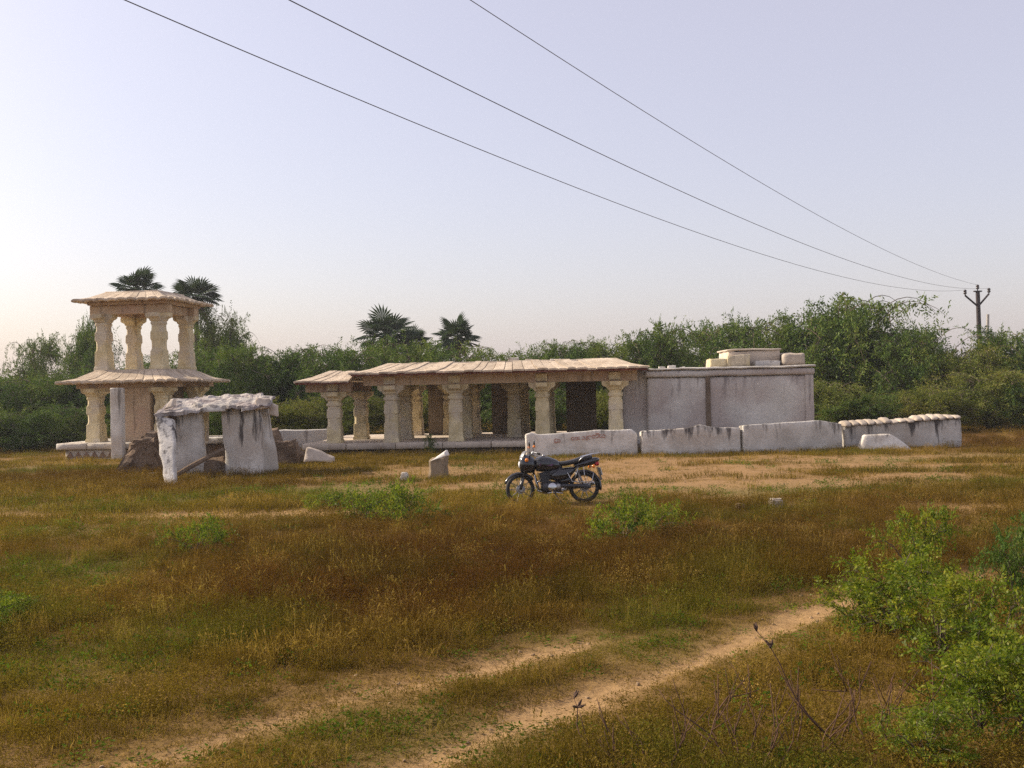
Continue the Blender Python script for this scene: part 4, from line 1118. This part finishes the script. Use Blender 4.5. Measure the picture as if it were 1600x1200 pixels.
# foreground and roadside shrubs
SH = [bushy(200 + k, .62, .85, 11, 6, 6, 10, .042, .019, .35, .17, 0, trunk_r=.012, zmin=.01, low=.25, up=1.0) for k in range(3)]
SL = [bushy(230 + k, .8, .48, 10, 5, 5, 8, .055, .026, .35, .20, 0, trunk_r=.011, zmin=.01, low=.2, up=1.0) for k in range(2)]
def shrub(px, py, h, rr, v, label, low=False, mat='shrub'):
    c = at(px, py)
    t = thing("green_shrub", label, "shrub", (c.x, c.y, 0), random.uniform(0, 6.28), "leafy green shrubs in the grass")
    src, R0, H0 = (SL[v], .8, .48) if low else (SH[v], .62, .85)
    for nm, me, mt in (("stem", src[0], M['bark']), ("foliage", src[1], M[mat])):
        o = bpy.data.objects.new(nm, me); COL.objects.link(o); o.parent = t
        if not me.materials: me.materials.append(mt)
        o.scale = (rr / R0, rr / R0, h / H0)
        o.material_slots[0].link = 'OBJECT'; o.material_slots[0].material = mt
    return t
shrub(572, 815, .52, .75, 0, "low shrub left of centre, beyond the red brown grass, left one of two", True)
shrub(634, 818, .56, .7, 1, "low shrub left of centre, below the small white rock", True)
shrub(512, 792, .25, .6, 1, "small low green clump at the end of the sandy path", True)
shrub(312, 866, .44, .5, 0, "lone small shrub in the grass below the slab shelter", True)
shrub(975, 848, .56, .66, 1, "bushy green shrub just below the motorcycle's rear wheel, left of a pair", True)
shrub(1022, 835, .44, .5, 0, "smaller shrub right of the bushy one below the motorcycle", True)
shrub(1440, 935, 1.02, .52, 0, "upright shrub at the top of the right foreground thicket")
shrub(1400, 1000, .85, .62, 1, "wide pale green shrub beside the right wheel track")
shrub(1340, 985, .5, .5, 2, "low left tip of the right foreground thicket")
shrub(1470, 1040, .75, .6, 2, "shrub in the middle of the right foreground thicket")
shrub(1555, 1075, .85, .55, 0, "tall shrub near the right photo edge, above the bottom corner")
shrub(1530, 1150, .66, .55, 1, "leafy shrub low in the right foreground")
shrub(1610, 1170, .7, .5, 2, "shrub filling the bottom right corner")
shrub(1450, 1200, .42, .4, 0, "small bright shrub near the bottom edge at right")
shrub(1590, 985, .95, .34, 1, "dark green shrub cut by the right photo edge", mat='shrubd')
shrub(1640, 960, 1.0, .4, 2, "dark shrub just outside the right photo edge", mat='shrubd')
shrub(10, 975, .32, .4, 2, "dark weedy shrub at the left photo edge")
shrub(-30, 1010, .5, .45, 1, "dark weedy shrub cut by the left photo edge")
wp = shrub(672, 712, .75, .26, 0, "thin weedy sapling growing against the hall plinth", mat='shrubd')

# dry stalks in the right foreground
M['stalk'] = plain("dry_stalk", (.085, .040, .020), .9, var=.25)
M['seed'] = plain("dry_seed_head", (.06, .032, .02), .95, var=.25)
def stalk(px, py, tipx, tipy, D, label, n=3, r0=.006, heads=1):
    b = at(px, py); bD = min(D, 5.6)
    base = Vector((ray(px, 1200)[0] * D, D, 0)); tip = atD(tipx, tipy, D + .25)
    base.x = tip.x + (ray(px, 1200)[0] * D - tip.x) * 1.2
    t = thing("dry_weed", label, "dry weed", base, 0, "dry weed stalks in the foreground")
    tv = tip - base
    m_ = MB(); hd = MB()
    main = [tv * f + Vector((.03 * math.sin(f * 7 + px), .02 * math.sin(f * 5), 0)) for f in np.linspace(0, 1, 8)]
    m_.tube(main, [r0 * (1 - .65 * i / 7) for i in range(8)], 5)
    r = np.random.default_rng(int(px * 3 + py))
    for k in range(n):
        f = r.uniform(.15, .8); p = tv * f; L = tv.length * r.uniform(.25, .5)
        d = tv.normalized() + Vector(r.normal(size=3)) * .45; d.normalize()
        q = [p + d * L * g + Vector((0, 0, .1 * L * g * g)) for g in (0, .35, .7, 1)]
        m_.tube(q, [r0 * .6, r0 * .55, r0 * .5, r0 * .4], 4)
        pass
    for k in range(heads):
        p = main[-1 - k]
        for j in range(3):
            d = Vector(r.normal(size=3)); d.z = abs(d.z) + .6; d.normalize()
            hd.tube([p, p + d * .03, p + d * .06], [.004, .011, .002], 5)
    m_.obj("stem", M['stalk'], t, True); hd.obj("seed_head", M['seed'], t)["kind"] = "stuff"
stalk(1290, 1200, 1178, 985, 6.3, "tall leaning dry stalk with two dark seed tufts, right foreground", 1, .008, 2)
stalk(925, 1200, 890, 1090, 6.2, "short dark dry stalk between the two wheel tracks at the bottom", 1, .007, 2)
stalk(1130, 1200, 1030, 1075, 6.1, "curved dry stem leaning left beside the right wheel track", 1, .007, 0)
stalk(1010, 1200, 968, 1112, 6.1, "thin dry stem right of the short dark stalk", 2, .006, 0)
stalk(1180, 1200, 1172, 1065, 6.2, "upright branching dry weed left of the tall leaning stalk", 4, .006, 0)
stalk(1120, 1200, 1110, 1080, 6.4, "slim upright dry weed beside the curved stem", 3, .005, 0)
stalk(1360, 1200, 1305, 1040, 6.3, "dry weed just right of the tall leaning stalk", 4, .006, 0)
stalk(1380, 1200, 1420, 1060, 6.5, "dry weed leaning right toward the foreground shrubs", 4, .006, 0)
stalk(1230, 1200, 1245, 1100, 6.0, "short dry weed at the foot of the tall leaning stalk", 4, .005, 0)
for k_, (a_, b_, c_, d_) in enumerate(((1060, 1075, 1130, 6.0), (1150, 1140, 1112, 6.1), (1205, 1222, 1120, 6.0), (1255, 1240, 1090, 6.3), (1290, 1330, 1120, 6.1), (1330, 1350, 1085, 6.4), (1390, 1385, 1105, 6.2), (1440, 1470, 1095, 6.1), (960, 940, 1140, 6.0), (1100, 1165, 1095, 6.2))):
    stalk(a_, 1200, b_, c_ - 45, d_, "thin bare weed stem among the crowd of stems along the bottom right edge", 6, .0062, 0)

# ------------------------------------------------------------------ grass
def blades(seed, n, spread, h, wdt, lean=.35, hv=.35, seeds=0.0):
    r = np.random.default_rng(seed)
    a = r.uniform(0, 2 * math.pi, n); d = np.sqrt(r.random(n)) * spread
    B = np.stack([d * np.cos(a), d * np.sin(a), np.full(n, -.03)], 1)
    H = h * r.uniform(1 - hv, 1 + hv, n)
    la = r.uniform(0, 2 * math.pi, n); ll = np.abs(r.normal(size=n)) * lean
    dirx, diry = np.cos(la) * ll, np.sin(la) * ll
    fa = r.uniform(0, math.pi, n); Sd = np.stack([np.cos(fa), np.sin(fa), np.zeros(n)], 1) * wdt * .5
    mid = B + np.stack([dirx * .35, diry * .35, np.full(n, .55)], 1) * H[:, None]
    tip = B + np.stack([dirx, diry, 1.0 - .25 * np.clip(ll, 0, 1.5)], 1) * H[:, None]
    V = np.stack([B - Sd, B + Sd, mid + Sd * .8, mid - Sd * .8, tip + Sd * .12, tip - Sd * .12], 1).reshape(-1, 3)
    ns = int(n * seeds)                              # seed heads on the longest stalks
    if ns:
        q = r.integers(0, n, ns); extra = []
        for z_ in (0., .3, .6, .9):
            extra.append(tip[q] + (tip[q] - mid[q]) * z_ * .35)
        P = np.concatenate(extra); Dv = np.tile(tip[q] - mid[q], (4, 1)) / (h * .5) + r.normal(size=(len(P), 3)) * .5
        V2, F2 = leafquads(P, Dv, .03, .009, r)
    k = np.arange(n)[:, None] * 6
    F = np.concatenate([k + np.array([[0, 1, 2, 3]]), k + np.array([[3, 2, 4, 5]])], 0)
    if ns:
        F = np.concatenate([F, F2 + len(V)]); V = np.concatenate([V, V2])
    return V, F
gm = leafmat("grass_blade", None, .35, 1.25, attr="tcol")
def leafy_weed(seed, n, spread, h, L, W):
    r = np.random.default_rng(seed)
    a = r.uniform(0, 2 * math.pi, n); d = np.sqrt(r.random(n)) * spread
    P = np.stack([d * np.cos(a), d * np.sin(a), r.random(n) * h], 1)
    D = np.stack([np.cos(a), np.sin(a), r.uniform(-.3, .9, n)], 1) + r.normal(size=(n, 3)) * .4
    return leafquads(P, D, L * r.uniform(.6, 1.2, n), W, r)
KINDS = {
 'tall': [np_mesh("tuft", *blades(300 + i, 64, .17, .215, .0046, .45, .4, .12)) for i in range(3)],
 'mid': [np_mesh("tuft", *blades(310 + i, 60, .15, .115, .0055, .65, .45)) for i in range(3)],
 'short': [np_mesh("tuft", *blades(320 + i, 60, .16, .050, .006, .9, .4)) for i in range(3)],
 'far': [np_mesh("tuft", *blades(330 + i, 90, .42, .13, .011, .6, .4)) for i in range(3)],
 'forb': [np_mesh("tuft", *leafy_weed(350 + i, 150, .20, .19, .022, .009)) for i in range(3)],
 'weed': [np_mesh("tuft", *leafy_weed(340 + i, 45, .13, .09, .04, .02)) for i in range(3)],
}
src = {}
for k, ms in KINDS.items():
    c_ = bpy.data.collections.new("tufts_" + k)
    for me in ms:
        me.materials.append(gm)
        o = bpy.data.objects.new("tuft_" + k, me); c_.objects.link(o)
    src[k] = c_
def scatter(name, label, P, rot, scl, colr, coll, cat="grass"):
    me = bpy.data.meshes.new(name)
    me.vertices.add(len(P)); me.vertices.foreach_set("co", P.astype(np.float32).ravel())
    for an, ty, ar in (("grot", 'FLOAT_VECTOR', rot), ("gscl", 'FLOAT_VECTOR', scl)):
        at_ = me.attributes.new(an, ty, 'POINT'); at_.data.foreach_set("vector", ar.astype(np.float32).ravel())
    at_ = me.attributes.new("tcol", 'FLOAT_COLOR', 'POINT')
    at_.data.foreach_set("color", np.concatenate([colr, np.ones((len(P), 1))], 1).astype(np.float32).ravel())
    me.update()
    o = link(name, me)
    me.materials.append(gm)
    ng = bpy.data.node_groups.new("scatter_" + name, 'GeometryNodeTree')
    ng.interface.new_socket("Geometry", in_out='INPUT', socket_type='NodeSocketGeometry')
    ng.interface.new_socket("Geometry", in_out='OUTPUT', socket_type='NodeSocketGeometry')
    gi, go = ng.nodes.new("NodeGroupInput"), ng.nodes.new("NodeGroupOutput")
    mp = ng.nodes.new("GeometryNodeMeshToPoints")
    ip = ng.nodes.new("GeometryNodeInstanceOnPoints")
    ci = ng.nodes.new("GeometryNodeCollectionInfo"); ci.inputs["Collection"].default_value = coll
    ci.inputs["Separate Children"].default_value = True; ci.inputs["Reset Children"].default_value = True
    ip.inputs["Pick Instance"].default_value = True
    for an, sk in (("grot", "Rotation"), ("gscl", "Scale")):
        na = ng.nodes.new("GeometryNodeInputNamedAttribute"); na.data_type = 'FLOAT_VECTOR'; na.inputs["Name"].default_value = an
        if sk == "Rotation":
            er = ng.nodes.new("FunctionNodeEulerToRotation"); ng.links.new(na.outputs[0], er.inputs[0]); ng.links.new(er.outputs[0], ip.inputs[sk])
        else:
            ng.links.new(na.outputs[0], ip.inputs[sk])
    ri = ng.nodes.new("FunctionNodeRandomValue"); ri.data_type = 'INT'
    ri.inputs["Min"].default_value = 0; ri.inputs["Max"].default_value = 2
    ng.links.new(ri.outputs[2], ip.inputs["Instance Index"])
    ng.links.new(gi.outputs[0], mp.inputs[0]); ng.links.new(mp.outputs[0], ip.inputs["Points"])
    ng.links.new(ci.outputs[0], ip.inputs["Instance"]); ng.links.new(ip.outputs[0], go.inputs[0])
    md = o.modifiers.new("scatter", 'NODES'); md.node_group = ng
    return tag(o, label, cat, None, "stuff")

gr_ = np.random.default_rng(5)
px_, py_ = [], []
for r0, r1, dens in ((3.6, 7, 150), (7, 10, 110), (10, 15, 75), (15, 22, 42), (22, 34, 24), (34, 60, 7)):
    A = .5 * (r1 ** 2 - r0 ** 2) * 1.5
    n = int(A * dens)
    rr = np.sqrt(gr_.uniform(r0 ** 2, r1 ** 2, n)); th = gr_.uniform(-.75, .75, n)
    px_.append(rr * np.sin(th)); py_.append(rr * np.cos(th))
px_ = np.concatenate(px_); py_ = np.concatenate(py_)
def inrect(x, y, ox, oy, yaw, a0, a1, b0, b1):
    c, s = math.cos(yaw), math.sin(yaw)
    dx, dy = x - ox, y - oy
    a, b = dx * c + dy * s, -dx * s + dy * c
    return (a > a0) & (a < a1) & (b > b0) & (b < b1)
keep = ~(inrect(px_, py_, -13.65, 37.6, rad(-8), -2.1, 2.1, -2.1, 2.1) | inrect(px_, py_, -4.2, 35.0, rad(-4), -2.9, 14.6, -.4, 6.1))
px_, py_ = px_[keep], py_[keep]
sd_, ba_, lu_, re_, a1, a2, a3 = zones(px_, py_)
dist = np.hypot(px_, py_)
pk = (1 - .96 * sd_) * (1 - .72 * ba_) * (1 - .35 * lu_)
patch = fnoise(px_, py_, 1.6, 91)
pk *= np.clip(.45 + 1.1 * patch, .3, 1)
keep = gr_.random(len(px_)) < pk
px_, py_, sd_, ba_, lu_, re_, a1, a2, a3, dist, patch = [q[keep] for q in (px_, py_, sd_, ba_, lu_, re_, a1, a2, a3, dist, patch)]
N = len(px_)
zz_ = height(px_, py_, sd_, a1, a2)
P_ = np.stack([px_, py_, zz_], 1)
# kind: tall in the red brown stand, short on lush and bare ground, mid elsewhere
u_ = gr_.random(N)
nearedge = np.minimum(polydist(px_, py_, TRACK_A), polydist(px_, py_, TRACK_B)) 
ptall = np.clip(re_ * 1.0 + .22 * (a1 > .5) - lu_ * .8 - ba_ - .8 * (nearedge < .45), 0, .9)
pshort = np.clip(lu_ * .75 + ba_ * .8 + .15 + .7 * (nearedge < .42), 0, .95)
kind = np.where(u_ < ptall, 0, np.where(u_ < ptall + (1 - ptall) * pshort, 2, 1))
kind = np.where((gr_.random(N) < .45) & (kind == 0), 5, kind)
kind = np.where((gr_.random(N) < .35) & (kind == 1), 5, kind)
kind = np.where((dist > 20) & (kind == 1), 3, kind)
kind = np.where((gr_.random(N) < .05 + .30 * lu_) & (dist < 30), 4, kind)
col_red = L3((.100, .044, .013)); col_straw = L3((.31, .205, .058)); col_olive = L3((.165, .122, .017)); col_green = L3((.080, .112, .012)); col_brown = L3((.160, .098, .022))
mixn = fnoise(px_, py_, 2.2, 131)[:, None]; rj = gr_.random((N, 1))
cc = col_olive * (1 - mixn) + col_brown * mixn
cc = np.where((rj < .30) & ((kind != 5)[:, None] | (rj < .08)), col_straw, cc)
cc = cc + (col_red - cc) * np.clip(re_ * .9, 0, 1)[:, None] * (rj > .12)
cc = cc + (col_green - cc) * np.clip(lu_ * 1.0, 0, 1)[:, None]
gpatch = sstep(.60, .72, fnoise(px_, py_, 1.3, 171))[:, None]
cc = cc + (col_green - cc) * gpatch * .5 * (1 - .7 * np.clip(re_, 0, 1)[:, None])
cc = np.where((kind == 4)[:, None], L3((.09, .135, .018)), cc)
cc = cc * gr_.uniform(.78, 1.22, (N, 1)) * (.60 + .6 * fnoise(px_, py_, 3.2, 211))[:, None]
rot_ = np.stack([gr_.normal(size=N) * .08, gr_.normal(size=N) * .08, gr_.uniform(0, 6.28, N)], 1)
sc_ = gr_.uniform(.65, 1.25, (N, 1)) * np.ones((1, 3)); sc_[:, 2] *= np.clip(.6 + .8 * patch, .5, 1.2) * np.clip(nearedge / .9, .35, 1.0)
names = {0: ("tall_dry_grass", "tall red brown dry grass standing in thick patches", 'tall'),
         1: ("meadow_grass", "knee low olive and straw coloured grass", 'mid'),
         2: ("short_grass", "short sparse turf along tracks and bare ground", 'short'),
         3: ("distant_grass", "dry grass around the ruins and under the trees", 'far'),
         5: ("dry_forbs", "low dry leafy forbs mixed into the brown grass", 'forb'),
         4: ("leafy_weeds", "small green leafy weeds scattered through the grass", 'weed')}
for k, (nm, lb, ck) in names.items():
    q = kind == k
    if q.any():
        scatter(nm, lb, P_[q], rot_[q], sc_[q], cc[q], src[ck])
pm = plain("pebble_stone", (.30, .20, .11), .9, var=.35, scale=3)
pebs = bpy.data.collections.new("pebble_kinds")
for i in range(3):
    me = worn("pebble", lambda u, v, q: Vector(((u - .5) * .05, (v - .5) * .04, (q - .3) * .03)), 2, 2, 2, (.15, .15, .15), .012, 40, 400 + i, .9)
    me.materials.append(pm); pebs.objects.link(bpy.data.objects.new("pebble", me))
nP = 9000
rr = np.sqrt(gr_.uniform(4 ** 2, 34 ** 2, nP)) * gr_.random(nP) ** .35; th = gr_.uniform(-.7, .7, nP)
qx, qy = rr * np.sin(th), rr * np.cos(th)
qs, qb, ql, qr, q1, q2, q3 = zones(qx, qy)
kq = (gr_.random(nP) < (qs * .9 + qb * .8 + .05)) & (qy > 4)
qx, qy, qs, q1, q2 = [q[kq] for q in (qx, qy, qs, q1, q2)]
scatter("pebbles", "small pebbles and clods on the tracks and bare ground", np.stack([qx, qy, height(qx, qy, qs, q1, q2)], 1), gr_.uniform(0, 6.28, (len(qx), 3)) * np.array([.05, .05, 1]),
        gr_.uniform(.25, 1.0, (len(qx), 1)) ** 2 * np.ones((1, 3)) * .75, np.ones((len(qx), 3)) * .2, pebs, "pebbles")
print("grass tufts", N, [int((kind == k).sum()) for k in names])

# ------------------------------------------------------------------ morning haze
HZ = MB().box((0, 0, 6.0), (3400, 3400, 15.0)).obj("haze", None)
hm = bpy.data.materials.new("haze_air"); hm.use_nodes = True
hm.node_tree.nodes.remove(hm.node_tree.nodes["Principled BSDF"])
pv = nd(hm.node_tree, "ShaderNodeVolumePrincipled")
pv.inputs["Color"].default_value = (.86, .88, .95, 1)
pv.inputs["Density"].default_value = 0.0005
pv.inputs["Anisotropy"].default_value = 0.2
hm.node_tree.links.new(pv.outputs[0], hm.node_tree.nodes["Material Output"].inputs["Volume"])
HZ.data.materials.append(hm)
tag(HZ, "pale morning haze hanging over the whole plain", None, None, "stuff")
